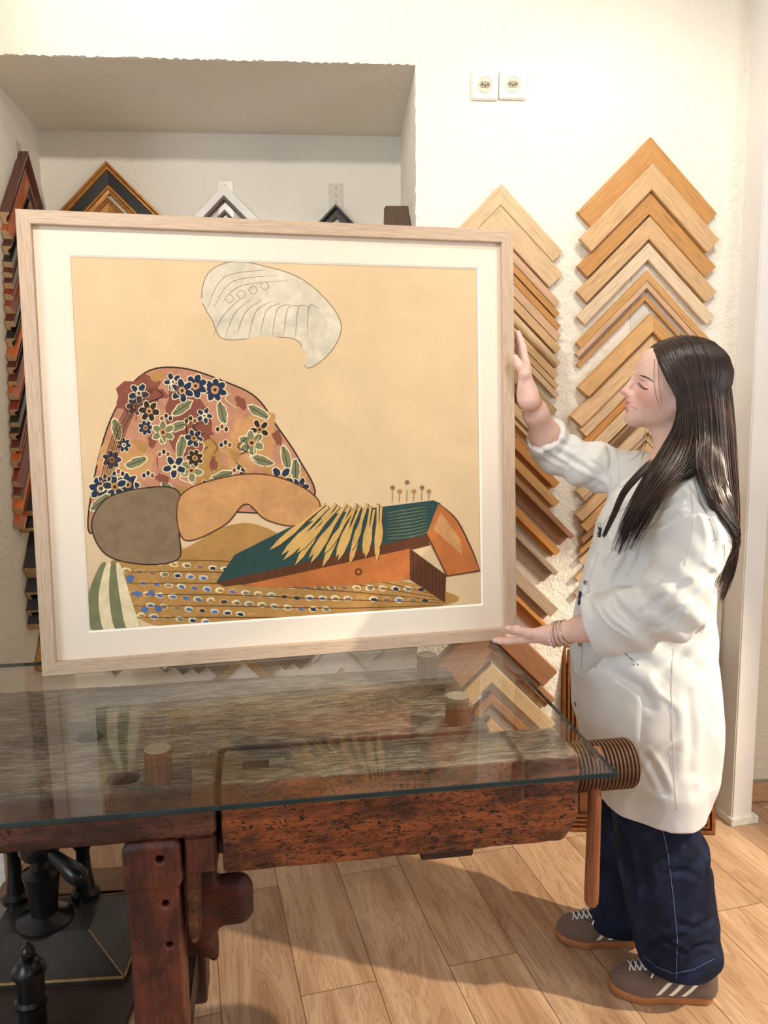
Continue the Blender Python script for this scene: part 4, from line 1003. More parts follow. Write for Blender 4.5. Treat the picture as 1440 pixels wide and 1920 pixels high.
# ---- arms
SHN, ELN, WRN = np.array([.722, 1.80, 1.272]), pp(1240, 1146, 1.74), pp(1040, 1190, 1.885)
SHF, ELF, WRF = np.array([.70, 2.06, 1.285]), pp(1036, 846, 2.18), pp(989, 742, 2.048)
body.chain([SHN, (SHN + ELN) / 2, ELN], [.046, .036, .035], .02)
body.chain([SHF, (SHF + ELF) / 2, ELF], [.052, .045, .041], .02)
def forearm(e, w, flat):
    d = w - e
    body.chain([e, e + d * .3, e + d * .7, w], [.035, .040, .031, .0245], .02)
forearm(ELN, WRN, None); forearm(ELF, WRF, None)
def unit(v): v = np.array(v, float); return v / np.linalg.norm(v)
def hand(W, fdir, ndir, side, fingers, thumb, sc=1.0):
    """W wrist; fdir towards the fingers, ndir out of the palm, side: +1/-1 thumb side sign"""
    f = unit(fdir); n = unit(np.array(ndir) - np.dot(ndir, f) * f); t = np.cross(f, n) * side
    L = lambda a, b, c: W + (f * a + t * b + n * c) * sc
    base = [(.082, .030), (.086, .010), (.082, -.010), (.074, -.027)]
    lens = [(.040, .025, .020), (.044, .028, .021), (.041, .026, .021), (.032, .020, .018)]
    body.chain([L(-.012, 0, 0), L(.02, 0, 0)], [.0245 * sc, .024 * sc], .02)
    for (a, b) in base:
        body.chain([L(.008, b * .5, 0), L(a, b, -.002)], [.0155 * sc, .0115 * sc], .012)
    body.chain([L(.02, .018, .008), L(.055, .022, .009)], [.014 * sc, .011 * sc], .015)
    body.chain([L(.02, -.016, .008), L(.055, -.018, .007)], [.013 * sc, .011 * sc], .015)
    tips = []
    for (a, b), ls, (c1, c2, c3, sp) in zip(base, lens, fingers):
        ang = 0; p = np.array([a, b, -.002]); rr = [.0098, .0088, .0078, .0066]; pts = [L(*p)]
        for l, c in zip(ls, (c1, c2, c3)):
            ang += math.radians(c)
            p = p + l * np.array([math.cos(ang) * math.cos(math.radians(sp)), math.sin(math.radians(sp)), math.sin(ang)]); pts.append(L(*p))
        body.chain(pts, [r * sc for r in rr], .0035); tips.append((pts, ang))
    tp = [L(*q) for q in thumb]
    body.chain(tp, [.0135 * sc, .0118 * sc, .0105 * sc, .0082 * sc], .008)
    return L, tips, tp
# right hand: palm against the frame's outer side, fingers up along it, thumb on the face
LR, tipsR, thR = hand(WRF, (pp(976, 610, 2.10) - WRF), (-1, .12, -.05), 1, [(4, 6, 4, 1), (6, 7, 5, 0), (8, 8, 5, -1), (9, 9, 6, -3)], [(.022, .020, .004), (.048, .042, .006), (.070, .050, .017), (.093, .052, .026)], .98)
# left hand: fingers under the corner, thumb laid on the front of the frame
TL_ = np.array([.352, 2.19, .787])
LL, tipsL, thL = hand(WRN, (pp(935, 1203, 2.0) - WRN), (-.10, .30, .95), -1, [(-2, 8, 8, 1), (0, 9, 8, 0), (4, 11, 9, -1), (8, 12, 10, -3)], [(.020, .020, .004), (.050, .040, .012), (.082, .044, .024), (.112, .036, .030)], 1.0)
m_skin = NT('skin')
def skin_mat():
    t = m_skin; at_ = t.new('ShaderNodeVertexColor'); at_.layer_name = 'tint'
    sp = t.new('ShaderNodeSeparateColor'); t.l(at_.outputs['Color'], sp.inputs[0])
    n = t.noise(t.coord('Object'), 60, 3)
    c = t.ramp(n, [(.3, srgb(228, 186, 170)), (.7, srgb(236, 197, 182))])
    c = t.mix(sp.outputs[0], c, srgb(188, 98, 96)); c = t.mix(sp.outputs[1], c, srgb(224, 154, 142)); c = t.mix(sp.outputs[2], c, srgb(238, 190, 178))
    t.b.inputs['Subsurface Weight'].default_value = .12; t.b.inputs['Subsurface Radius'].default_value = (.012, .005, .003); t.b.inputs['Subsurface Scale'].default_value = .5
    return t.base(c, .45, 0, .35)
bo = body.obj('body', (.28, 1.66, .0), (.95, 2.40, 1.68), .0021, skin_mat(), None)
co = np.empty(len(bo.data.vertices) * 3); bo.data.vertices.foreach_get('co', co); co = co.reshape(-1, 3)
loc = (co - HO) @ RH.T
def soft(c, r): return np.clip(1.25 - np.linalg.norm((loc - np.array(c)) / np.array(r), axis=1), 0, .6) / .6
lip = np.maximum(soft((.120, 0, -.0260), (.018, .027, .0066)), soft((.118, 0, -.0378), (.018, .0235, .0070))) * .85
blush = np.maximum.reduce([soft((.085, s * .045, -.012), (.04, .035, .03)) * .55 for s in (1, -1)] + [soft((.132, 0, .0), (.02, .02, .018)) * .4])
def naildist(pts):
    d = np.linalg.norm(co - pts, axis=1); return np.clip((.0085 - d) / .003, 0, 1)
ca = bo.data.color_attributes.new('tint', 'FLOAT_COLOR', 'POINT')
ca.data.foreach_set('color', np.stack([lip, blush, np.zeros(len(co)), np.ones(len(co))], 1).astype(np.float32).ravel())
bo.parent = person; wmesh(bo)
# ---- brows, lashes
m_hair = NT('dark_hair')
def hair_mat():
    t = m_hair; n = t.noise(t.coord('UV', (1, 1, 1)), 40, 2)
    o = t.new('ShaderNodeObjectInfo')
    c = t.ramp(n, [(.3, srgb(26, 17, 14)), (.55, srgb(44, 29, 23)), (.8, srgb(72, 46, 34))])
    t.b.inputs['Anisotropic'].default_value = .6
    return t.base(c, .34, 0, .55)
hair_mat()
bvface = BVHTree.FromPolygons([V(c) for c in co], [list(p.vertices) for p in bo.data.polygons])
def onface(x, y, out):
    d = ray(x, y).normalized(); r = bvface.ray_cast(CC, d); p = r[0] + r[1] * out
    q = (np.array(p) - HO) @ RH.T; return q
def both(q, s): return V(h(q[0], q[1] * s, q[2]))
BROW = [onface(x, y, .0007) for x, y in ((1199.5, 703.5), (1205, 704.8), (1212, 707.5), (1219, 711.5), (1226, 716.5))]
LASH = [onface(x, y, .0005) for x, y in ((1198.5, 717.5), (1201, 722), (1205, 726), (1209.5, 728.5), (1214.5, 729.5))]
CREASE = [onface(x, y, .0002) for x, y in ((1200, 712), (1206, 712.5), (1212, 717), (1216, 723))]
for s in (1, -1):
    b = MB(); b.tube([both(q, s) for q in BROW], [.0009, .0016, .0017, .0013, .0005], 8, flat=.4); wmesh(b.build('eyebrow', m_hair.m, person, smooth=True))
    b = MB(); lid = [both(q, s) for q in LASH]
    b.tube(lid, [.0006, .0011, .0012, .0012, .0006], 6)
    for i in range(17):
        q = i / 16 * (len(lid) - 1); k = min(int(q), len(lid) - 2); p = lid[k].lerp(lid[k + 1], q - k)
        dr = V(HF) * (.75 - .2 * i / 16) + V(HL) * s * (.15 + .45 * i / 16) + V((0, 0, -.45)); dr.normalize(); e = p + dr * .0075 + V((0, 0, .0014))
        b.tube([p, p.lerp(e, .5) - V((0, 0, .0008)), e], [.0005, .0004, .0001], 4)
    wmesh(b.build('eyelashes', m_hair.m, person, smooth=True))
    b = MB(); b.tube([both(q, s) for q in CREASE], [.0003, .0006, .0006, .0003], 5); wmesh(b.build('lid_crease', plain('lid_crease_skin', srgb(178, 126, 112), .6, 0, .02), person, smooth=True))
m_mouth = plain('mouth_line', srgb(150, 70, 66), .6, 0, .02)
MO = [onface(x, y, -.0002) for x, y in ((1178.5, 759.5), (1183, 761.5), (1188, 764), (1192, 766.5), (1195, 768.5))]
b = MB(); b.tube([both(q, 1) for q in MO], [.0004, .0007, .0007, .0006, .0003], 5); wmesh(b.build('mouth_line', m_mouth, person, smooth=True))
# finger nails
m_nail = plain('nail', srgb(240, 190, 182), .25, 0, .03)
def nail(p0, p1, nrm, w=.0052):
    p0, p1 = V(p0), V(p1); d = (p1 - p0).normalized(); nrm = V(nrm); nrm = (nrm - d * nrm.dot(d)).normalized(); sd = d.cross(nrm)
    b = MB(); rows = []
    for i in range(5):
        a = -.004 + i * .0026; ww = w * (1 if i < 4 else .7)
        rows.append(b.add([p1 + d * a + sd * (ww * math.sin(q)) + nrm * (.0078 * math.cos(q * .55) + .0004) for q in (-1.1, -.55, 0, .55, 1.1)]))
    for i in range(4):
        for q in range(4): b.face((rows[i] + q, rows[i] + q + 1, rows[i + 1] + q + 1, rows[i + 1] + q))
    return wmesh(b.build('fingernail', m_nail, person, smooth=True))
nail(thR[2], thR[3], (-.45, -1, .1)); nail(thL[2], thL[3], (-.1, -.9, .55))
# ================================================================== clothes
def cloth(name, c, rough=.85, weave=900, bump=.12, var=.03):
    t = NT(name); n = t.noise(t.coord('Object'), weave, 2); n2 = t.noise(t.coord('Object'), 9, 3)
    t.bump(n, bump, .001); t.b.inputs['Sheen Weight'].default_value = .15
    return t.base(t.ramp(n2, [(.3, dk(c, 1 - var)), (.7, c)]), rough, 0, .15)
m_coat = cloth('white_cotton', srgb(222, 221, 217), .9)
coat = SDF()
coat.loft([(.44, .70, 1.905, .138, .182), (.56, .692, 1.905, .158, .188), (.70, .676, 1.915, .182, .182), (.85, .672, 1.93, .182, .168), (.97, .675, 1.945, .175, .152), (1.08, .685, 1.945, .16, .148), (1.18, .695, 1.945, .145, .152), (1.26, .708, 1.94, .125, .152), (1.31, .722, 1.938, .098, .135), (1.345, .735, 1.935, .072, .10), (1.375, .74, 1.935, .055, .066)], k=.03, pw=2.2, rr=.01)
coat.chain([(.735, 1.835, 1.285), (.722, 1.805, 1.255), SHN + np.array([.012, -.022, -.09]), ELN + np.array([.02, -.008, .04])], [.062, .068, .076, .074], .035)
eN = ELN + (WRN - ELN) * .0; cN = ELN + (WRN - ELN) * .60
coat.chain([ELN + np.array([.02, -.004, .005]), ELN + (WRN - ELN) * .25, cN], [.074, .070, .060], .03)
coat.cone(ELN + (WRN - ELN) * .36, cN, .0765, .0705, .0015)
coat.chain([(.735, 2.035, 1.29), SHF + np.array([-.03, .0, .015]), (SHF + ELF) / 2 + np.array([0, 0, -.004]), ELF + np.array([.004, 0, .0])], [.066, .066, .06, .052], .035)
cF = ELF + (WRF - ELF) * .30
coat.cone(ELF, cF, .053, .046, .02); coat.cone(ELF + (WRF - ELF) * .06, cF, .0585, .055, .0015)
# openings: cuffs, hem, neck
coat.cone(cN + (WRN - ELN) * -.08, cN + (WRN - ELN) * .5, .056, .058, .002, -1)
dn = unit(WRN - ELN); coat.ops.append(((lambda p, c=cN, d=dn: np.where(np.linalg.norm(p - (c + d * .09), axis=1) < .16, -((p - c) @ d) + .0, 1.0) if False else np.maximum(-((p - c) @ d), np.linalg.norm(p - (c + d * .10), axis=1) - .125)), .002, -1))
df = unit(WRF - ELF); coat.ops.append(((lambda p, c=cF, d=df: np.maximum(-((p - c) @ d), np.linalg.norm(p - (c + d * .10), axis=1) - .13)), .002, -1))
coat.cone(cF - df * .03, cF + df * .1, .045, .047, .002, -1)
coat.cone(h(-.012, 0, -.10), h(-.022, 0, -.17), .058, .060, .004, -1)
coat.cone((.655, 1.925, 1.375), (.60, 1.92, 1.24), .038, .012, .02, -1)       # open V of the collar
RIDG = np.array([[.9, .1, .5], [.1, 1, .1], [-.45, .1, .6]])
def coat_post(p, d):
    q = p.copy(); q[:, 2] *= .55
    n = vnoise(q, 9, 3) * .008 + vnoise(p * np.array([1, 1, .8]), 21, 4) * .0036
    rg = 1 - np.abs(vnoise(p @ RIDG, 13, 13)); n -= .007 * np.clip(rg - .72, 0, 1) / .28 * np.clip(vnoise(p, 5, 14) + .35, 0, 1)
    # drag folds: from the near shoulder down the sleeve, and at the elbow bend
    e = p - ELN; r = np.linalg.norm(e, axis=1)
    n += .0065 * np.exp(-(r / .13) ** 2) * np.sin(e[:, 0] * 62 + e[:, 2] * 78 + 1.0)
    e2 = p - (SHN + np.array([-.06, 0, -.06])); n += .005 * np.exp(-(np.linalg.norm(e2, axis=1) / .12) ** 2) * np.sin(e2[:, 0] * 70 - e2[:, 2] * 60)
    e3 = p - (SHF + ELF) / 2; n += .0065 * np.exp(-(np.linalg.norm(e3, axis=1) / .14) ** 2) * np.sin(e3[:, 0] * 68 - e3[:, 2] * 60 + 2 * vnoise(p, 12, 15))
    low = np.clip((.95 - p[:, 2]) / .4, 0, 1); hem = .486 + .012 * np.sin(p[:, 0] * 9 + p[:, 1] * 6)
    inner = np.maximum(d + .009, p[:, 2] - .56)
    n += low * .005 * np.sin(np.arctan2(p[:, 1] - 1.92, p[:, 0] - .69) * 7 + p[:, 2] * 5)
    d = np.maximum(d + n, hem - p[:, 2])
    return np.maximum(d, -(inner + n))
coat.post = coat_post
cob = coat.obj('work_coat', (.34, 1.60, .45), (.95, 2.30, 1.44), .0036, m_coat, person); bvc = bvh_of(cob)
def creases(ob, bv, lines):
    """press soft folds into the cloth: each line is photo points on the cloth, a depth and a width"""
    me = ob.data; n = len(me.vertices); P = np.empty(n * 3); me.vertices.foreach_get('co', P); P = P.reshape(-1, 3)
    Nn = np.empty(n * 3); me.vertices.foreach_get('normal', Nn); Nn = Nn.reshape(-1, 3); D = np.zeros(n)
    for pts, dep, w in lines:
        q = []; pl = smooth(pts, 5, False) if len(pts) > 2 else pts
        for i in range(len(pl) - 1):
            for k in range(6):
                t = k / 6; r = bv.ray_cast(CC, ray(pl[i][0] + (pl[i + 1][0] - pl[i][0]) * t, pl[i][1] + (pl[i + 1][1] - pl[i][1]) * t).normalized())
                if r[0]: q.append(np.array(r[0]))
        if len(q) < 2: continue
        q = np.array(q); near = np.where(np.min(np.linalg.norm(P[:, None, ::1] - q[None, ::6], axis=2), axis=1) < w * 4 + .03)[0] if n < 400000 else np.arange(n)
        if not len(near): continue
        d = np.full(len(near), 9.); u = np.zeros(len(near))
        for k in range(len(q)):
            e = np.linalg.norm(P[near] - q[k], axis=1); m = e < d; d[m] = e[m]; u[m] = k / (len(q) - 1)
        env = np.sqrt(np.clip(np.sin(np.pi * np.clip(u * .9 + .05, 0, 1)), 0, 1))
        D[near] += env * dep * (-np.exp(-(d / w) ** 2) + .75 * np.exp(-((d - 2.0 * w) / (1.1 * w)) ** 2))
    me.vertices.foreach_set('co', (P + Nn * D[:, None]).ravel()); me.update()
creases(cob, bvc, [
    ([(1228, 950), (1190, 992), (1176, 1045), (1150, 1092)], .010, .007), ([(1209, 966), (1245, 952), (1282, 930)], .006, .007), ([(1200, 985), (1240, 985), (1270, 965)], .004, .006),
    ([(1222, 1178), (1270, 1140), (1333, 1075)], .006, .008), ([(1200, 1150), (1245, 1118), (1290, 1090)], .004, .007), ([(1180, 1120), (1225, 1098), (1270, 1050)], .003, .007), ([(1232, 1180), (1252, 1168), (1275, 1150)], .005, .005),
    ([(1120, 1125), (1140, 1160), (1178, 1190)], .004, .004), ([(1150, 1115), (1165, 1140), (1196, 1165)], .003, .006),
    ([(1104, 866), (1125, 878), (1144, 903)], .006, .007), ([(1140, 835), (1147, 862), (1143, 893)], .006, .006), ([(1050, 850), (1090, 872), (1130, 893)], .005, .007), ([(1030, 812), (1060, 835), (1085, 842)], .004, .006), ([(1085, 815), (1110, 826), (1130, 830)], .004, .006), ([(1010, 838), (1035, 858), (1065, 872)], .004, .006),
    ([(1236, 1262), (1275, 1225), (1315, 1176)], .006, .010), ([(1295, 1240), (1315, 1215), (1328, 1190)], .004, .008), ([(1150, 1260), (1200, 1290), (1225, 1330)], .003, .010),
    ([(1210, 1415), (1230, 1445), (1248, 1486)], .005, .008), ([(1150, 1420), (1158, 1450), (1160, 1480)], .004, .009), ([(1290, 1300), (1296, 1380), (1292, 1450)], .004, .012), ([(1110, 1150), (1100, 1100), (1118, 1040)], .004, .008), ([(1325, 960), (1338, 1000), (1335, 1050)], .004, .008), ([(1290, 905), (1310, 930), (1325, 960)], .003, .008)])
bvc = bvh_of(cob); bvcoat = bvc; wmesh(cob)
def hit(x, y):
    d = ray(x, y).normalized(); r = bvc.ray_cast(CC, d); return (r[0], r[1]) if r[0] else (None, None)
def ribbon(px, w, name, mat, lift=.0012, th=.0012, parent=None, sm=False):
    """a seam or tape lying on the coat along a line of photo points"""
    pts = []
    pl = px if not sm else smooth(px, 6, False)
    for i in range(len(pl) - 1):
        for s in range(8): t = s / 8; pts.append((pl[i][0] + (pl[i + 1][0] - pl[i][0]) * t, pl[i][1] + (pl[i + 1][1] - pl[i][1]) * t))
    pts.append(pl[-1]); b = MB(); run = []
    for x, y in pts:
        p, n = hit(x, y)
        if p is None: continue
        if run and (p - run[-1]).length > .04: continue
        run.append(p + n * lift)
    b.tube(run, [w] * len(run), 6, flat=.5 if th else 1)
    return wmesh(b.build(name, mat, parent or cob, smooth=True))
def patch(px, name, mat, lift=.003, parent=None, cols=16, rows=16):
    """a pocket or tag: four photo corners laid on the coat as a thin pad"""
    b = MB(); g = []
    (x0, y0), (x1, y1), (x2, y2), (x3, y3) = px
    top, bot = [], []
    for j in range(rows + 1):
        for i in range(cols + 1):
            u, v = i / cols, j / rows
            x = (x0 * (1 - u) + x1 * u) * (1 - v) + (x3 * (1 - u) + x2 * u) * v; y = (y0 * (1 - u) + y1 * u) * (1 - v) + (y3 * (1 - u) + y2 * u) * v
            p, n = hit(x, y)
            if p is None or (top and (p - top[-1]).length > .5): p, n = (top[-1], V((0, 0, 1))) if top else (V((0, 0, 0)), V((0, 0, 1)))
            edge = .35 if i in (0, cols) or j in (0, rows) else 1
            top.append(p + n * lift * edge); bot.append(p - n * .001)
    n0 = b.add(top); n1 = b.add(bot); W = cols + 1
    for j in range(rows):
        for i in range(cols):
            a = n0 + j * W + i; b.face((a, a + 1, a + W + 1, a + W)); c = n1 + j * W + i; b.face((c + W, c + W + 1, c + 1, c))
    for j in range(rows): b.face((n0 + j * W, n0 + (j + 1) * W, n1 + (j + 1) * W, n1 + j * W)); b.face((n0 + (j + 1) * W + cols, n0 + j * W + cols, n1 + j * W + cols, n1 + (j + 1) * W + cols))
    for i in range(cols): b.face((n0 + i + 1, n0 + i, n1 + i, n1 + i + 1)); b.face((n0 + rows * W + i, n0 + rows * W + i + 1, n1 + rows * W + i + 1, n1 + rows * W + i))
    return wmesh(b.build(name, mat, parent or cob, smooth=.8))
m_seam = cloth('white_cotton_seam', srgb(206, 203, 196), .9); m_navy = plain('navy_tag', srgb(26, 36, 82), .5); m_blk = plain('black_plastic', srgb(22, 22, 24), .4); m_snap = plain('snap_metal', srgb(150, 146, 140), .3, .8)
patch([(1114, 1244), (1206, 1290), (1198, 1402), (1100, 1356)], 'hip_pocket', m_coat, .0045)
patch([(1165, 925), (1216, 945), (1204, 1010), (1160, 1000)], 'chest_pocket', m_coat, .003)
ribbon([(1262, 1215), (1259, 1300), (1262, 1400), (1268, 1518)], .0008, 'side_seam', m_seam)
ribbon([(1092, 1205), (1086, 1330), (1100, 1440)], .0008, 'placket_seam', m_seam)
ribbon([(1120, 1478), (1180, 1497), (1240, 1508), (1290, 1496)], .0008, 'hem_seam', m_seam)
patch([(1158, 872), (1208, 850), (1198, 896), (1164, 914)], 'collar', m_coat, .006)
ribbon([(1292, 905), (1300, 960), (1298, 1010), (1285, 1060)], .0007, 'sleeve_seam', m_seam)
for x, y in ((1088, 1208), (1079, 1320), (1098, 1092)):
    p, n = hit(x, y)
    if p is not None:
        b = MB(); b.lathe([(.006, 0), (.006, .0018), (.0048, .0024), (.0042, .0016), (0, .0018)], 16, o=p, ax=n); wmesh(b.build('snap_button', m_snap, cob, smooth=.6))
patch([(1086, 1108), (1091, 1110), (1088, 1135), (1083, 1133)], 'navy_tab', m_navy, .0025, None, 4, 6)
tg = patch([(1123, 988), (1129, 990), (1126, 1008), (1120, 1006)], 'name_tag', m_blk, .004, None, 4, 6)
ribbon([(1124, 992), (1126, 997), (1123, 1001), (1125, 1005)], .0007, 'white_lettering', m_paint, .005, 0)
ribbon([(1122, 990), (1123, 982), (1128, 981), (1129, 989)], .0006, 'clip_wire', m_snap, .003, 0)
m_pen = plain('ink_marks', srgb(30, 30, 40), .7)
for l in ([(1172, 1225), (1177, 1230)], [(1179, 1232), (1186, 1238), (1188, 1237)], [(1188, 1246), (1190, 1248)], [(1195, 1244), (1197, 1247)]):
    ribbon(l, .0008, 'ink_mark', m_pen, .0005, 0)
# collar
m_col = m_coat
def collar(path, w0, drop, name):
    b = MB(); R = []
    for (p, o) in path: R.append(b.add([V(p), V(p) + V(o) * .5 + V((0, 0, .004)), V(p) + V(o), V(p) + V(o) - V((0, 0, .004)), V(p) + V(o) * .5 - V((0, 0, .004)), V(p) - V((0, 0, .004))]))
    for i in range(len(R) - 1):
        for q in range(6): r = (q + 1) % 6; b.face((R[i] + q, R[i] + r, R[i + 1] + r, R[i + 1] + q))
    b.face([R[0] + q for q in range(6)]); b.face([R[-1] + q for q in reversed(range(6))])
    return wmesh(b.build(name, m_col, cob, smooth=1.0))
NC = h(-.02, 0, -.14)
def cp(a, r, z): return NC + HF * (r * math.cos(a)) + HL * (r * math.sin(a)) + HU * z
for s, nm in ((1, 'collar'), (-1, 'collar')):
    pts = []
    for i in range(9):
        a = math.radians(180 - i * 17.5) * s; rr = .066 + .012 * (i / 8)
        o = (HF * math.cos(a) + HL * math.sin(a)) * .030 + HU * (-.045 - .02 * (i / 8))
        pts.append((cp(a, rr, .022 - .030 * (i / 8) ** 2), o))
    collar(pts, 0, 0, nm)
# ---- jeans
def denim():
    t = NT('dark_denim'); v = t.coord('Object'); n = t.noise(v, 12, 4, .6); w = t.noise(t.coord('Object', (900, 900, 120)), 1, 2)
    c = t.ramp(n, [(.3, srgb(14, 18, 34)), (.55, srgb(24, 31, 52)), (.8, srgb(46, 58, 88))])
    t.bump(w, .2, .001); return t.base(c, .8, 0, .2)
m_denim = denim()
je = SDF()
je.loft([(.084, .742, 1.787, .095, .088), (.10, .745, 1.786, .100, .094), (.16, .735, 1.793, .108, .096), (.28, .715, 1.808, .112, .096), (.42, .692, 1.832, .108, .094), (.55, .682, 1.855, .105, .088), (.70, .68, 1.87, .11, .085)], k=.012, pw=2.2, rr=.006)
je.loft([(.05, .655, 1.98, .090, .078), (.08, .66, 1.98, .090, .082), (.20, .66, 1.98, .092, .085), (.40, .66, 1.985, .092, .088), (.55, .67, 1.98, .10, .09), (.70, .68, 1.96, .11, .09)], k=.012, pw=2.2, rr=.006)
je.loft([(.60, .685, 1.92, .13, .15), (.80, .685, 1.92, .13, .15)], k=.05)
def je_post(p, d):
    n = vnoise(p * np.array([1, 1, .6]), 12, 6) * .006 + vnoise(p, 26, 7) * .002
    lo = np.clip((.24 - p[:, 2]) / .2, 0, 1)
    n += lo * .006 * np.sin(p[:, 2] * 85 + p[:, 0] * 38 + 3 * vnoise(p, 7, 8)) * (.4 + .6 * vnoise(p, 9, 12))
    kn = np.exp(-((p[:, 2] - .40) / .07) ** 2); n += kn * .004 * np.sin(p[:, 2] * 90 - p[:, 0] * 60 + 2 * vnoise(p, 8, 9))
    return d + n
je.post = je_post
jo = je.obj('jeans', (.52, 1.66, .02), (.88, 2.12, .72), .0042, m_denim, person); bvc = bvh_of(jo)
creases(jo, bvc, [([(1213, 1780), (1240, 1762), (1285, 1790)], .006, .006), ([(1225, 1750), (1265, 1760), (1310, 1740)], .005, .007), ([(1335, 1770), (1305, 1775), (1280, 1800)], .006, .006), ([(1340, 1720), (1300, 1738), (1270, 1730)], .004, .008),
    ([(1168, 1560), (1182, 1620), (1190, 1690)], .006, .008), ([(1200, 1590), (1210, 1650), (1212, 1710)], .003, .010), ([(1320, 1560), (1325, 1620), (1318, 1680)], .004, .010), ([(1240, 1640), (1275, 1632), (1310, 1645)], .003, .008), ([(1280, 1560), (1290, 1600)], .003, .010), ([(1215, 1810), (1235, 1800), (1262, 1806)], .004, .005)])
bvc = bvh_of(jo); wmesh(jo)
m_thread = plain('denim_seam_thread', srgb(112, 126, 158), .8)
ribbon([(1238, 1535), (1252, 1600), (1262, 1680), (1270, 1760), (1268, 1835)], .0007, 'outer_seam', m_thread, .0006, 0, jo)
m_thread2 = plain('denim_hem_edge', srgb(74, 90, 128), .9)
ribbon([(1208, 1793), (1230, 1812), (1262, 1825), (1300, 1818), (1338, 1798)], .001, 'hem_edge', m_thread2, .0006, 0, jo)
# ---- shoes
m_suede = cloth('brown_suede', srgb(116, 94, 82), .9, 600, .3, .2); m_gum = plain('gum_rubber', srgb(166, 104, 58), .55, 0, .06); m_stripe = plain('cream_leather', srgb(238, 228, 204), .5, 0, .03); m_lace = plain('white_lace', srgb(244, 242, 236), .8, 0, .03)
def shoe(heel, toe, side, label):
    heel = np.array(heel); toe = np.array(toe); d = unit(toe - heel); w = np.array([-d[1], d[0], 0])          # w: wearer's left
    L = np.linalg.norm(toe - heel); mwl = frame_matrix(V(heel), V(d), V(w), WZ)
    mwp = PINV @ mwl
    outl = [(0, .024, -.024), (.1, .033, -.033), (.3, .034, -.033), (.5, .038, -.036), (.68, .047, -.043), (.82, .044, -.04), (.93, .030, -.028), (1.0, .006, -.006)]
    s = SDF()
    xs = [a * L for a, _, _ in outl]
    def foot(p, grow, top):
        x = np.clip(p[:, 0], 0, L); hw = np.interp(x, xs, [max(b - grow0, .004) for _, b, _ in outl]) + grow
        dx = np.maximum(-p[:, 0], p[:, 0] - L)
        e = np.abs(p[:, 1]) - hw
        return e, dx
    grow0 = .012
    k_ = L / .257
    CI = [(.032 * k_, 0, .0315), (.10 * k_, .001 * side, .033), (.172 * k_, .005 * side, .0455), (.2135 * k_, .003 * side, .0425)]
    def sole(p):
        d = None
        for i in range(3):
            a = np.array(CI[i][:2]); b_ = np.array(CI[i + 1][:2]); ba = b_ - a; pa = p[:, :2] - a; t = np.clip(pa @ ba / (ba @ ba), 0, 1)
            e = np.linalg.norm(pa - t[:, None] * ba, axis=1) - (CI[i][2] + (CI[i + 1][2] - CI[i][2]) * t)
            if d is None: d = e
            else: h_ = np.maximum(.02 - np.abs(d - e), 0) / .02; d = np.minimum(d, e) - h_ * h_ * .005
        hgt = np.interp(p[:, 0], [0, .03, .12 * k_, .2 * k_, L], [.032, .030, .022, .021, .027]); z0 = np.interp(p[:, 0], [0, L * .8, L], [0, 0, .007])
        rr = .006; q = np.maximum(p[:, 2] - hgt, z0 - p[:, 2])
        return np.where((d > -rr) & (q > -rr), np.hypot(np.maximum(d + rr, 0), np.maximum(q + rr, 0)) - rr, np.maximum(d, q))
    s.ops.append((sole, .004, 1))
    root = s.obj('shoe', (-.02, -.06, -.004), (L + .02, .06, .04), .0028, m_gum, person, mw=mwp)
    root.name = 'shoe'
    u = SDF()
    prof = [(.02, .052, .026), (.07, .06, .028), (.12, .058, .029), (.165, .048, .031), (.20, .039, .032), (.226, .032, .026)]
    for i in range(len(prof) - 1):
        a, b_ = prof[i], prof[i + 1]
        u.cone((a[0] * L / .257, 0, a[1] - .012), (b_[0] * L / .257, 0, b_[1] - .012), a[2], b_[2], .03)
    for sg in (1, -1): u.chain([(.03, sg * .010, .028), (.10, sg * .012, .028), (.165, sg * .019, .028), (.212, sg * .012, .026)], [.021, .021, .024, .025], .02)
    u.chain([(.016, 0, .03), (.012, 0, .085)], [.02, .016], .02); u.cone((.03, 0, .07), (.085, 0, .085), .028, .022, .02)
    u.box((-.1, -.1, -.1), (L + .1, .1, .018), .001, k=.001, op=-1)
    u.chain([(.03, 0, .105), (.085, 0, .105)], [.024, .022], .004, -1)
    up = u.obj('upper', (-.02, -.06, .01), (L + .02, .06, .12), .003, m_suede, root)
    bu = BVHTree.FromPolygons([x.co.copy() for x in up.data.vertices], [list(p.vertices) for p in up.data.polygons])
    def onu(x, z, sd):
        r = bu.ray_cast(V((x, sd * .12, z)), V((0, -sd, 0))); return (r[0] + r[1] * .0012) if r[0] else None
    for sd in (1, -1):
        for k in range(3):
            x0 = .142 - k * .031; b = MB(); R = []
            for i in range(9):
                t = i / 8; x = x0 - .030 * t; z = .028 + .030 * t
                A_, B_ = onu(x - .0055, z, sd), onu(x + .0055, z, sd)
                if A_ and B_: R.append(b.add([A_, B_, B_ - V((0, sd * .003, 0)), A_ - V((0, sd * .003, 0))]))
            for i in range(len(R) - 1):
                for q in range(4): r = (q + 1) % 4; b.face((R[i] + q, R[i] + r, R[i + 1] + r, R[i + 1] + q))
            if len(R) > 1: b.build('stripe', m_stripe, root)
    def ontop(x, y):
        r = bu.ray_cast(V((x, y, .2)), V((0, 0, -1))); return (r[0] + V((0, 0, .0022))) if r[0] else V((x, y, .06))
    b = MB()
    for k in range(5):
        x = .208 - k * .0135
        b.tube([ontop(x, -.018), ontop(x - .005, 0), ontop(x - .011, .018)], .0026, 6, flat=.6); b.tube([ontop(x, .018), ontop(x - .005, 0) + V((0, 0, .002)), ontop(x - .011, -.018)], .0026, 6, flat=.6)
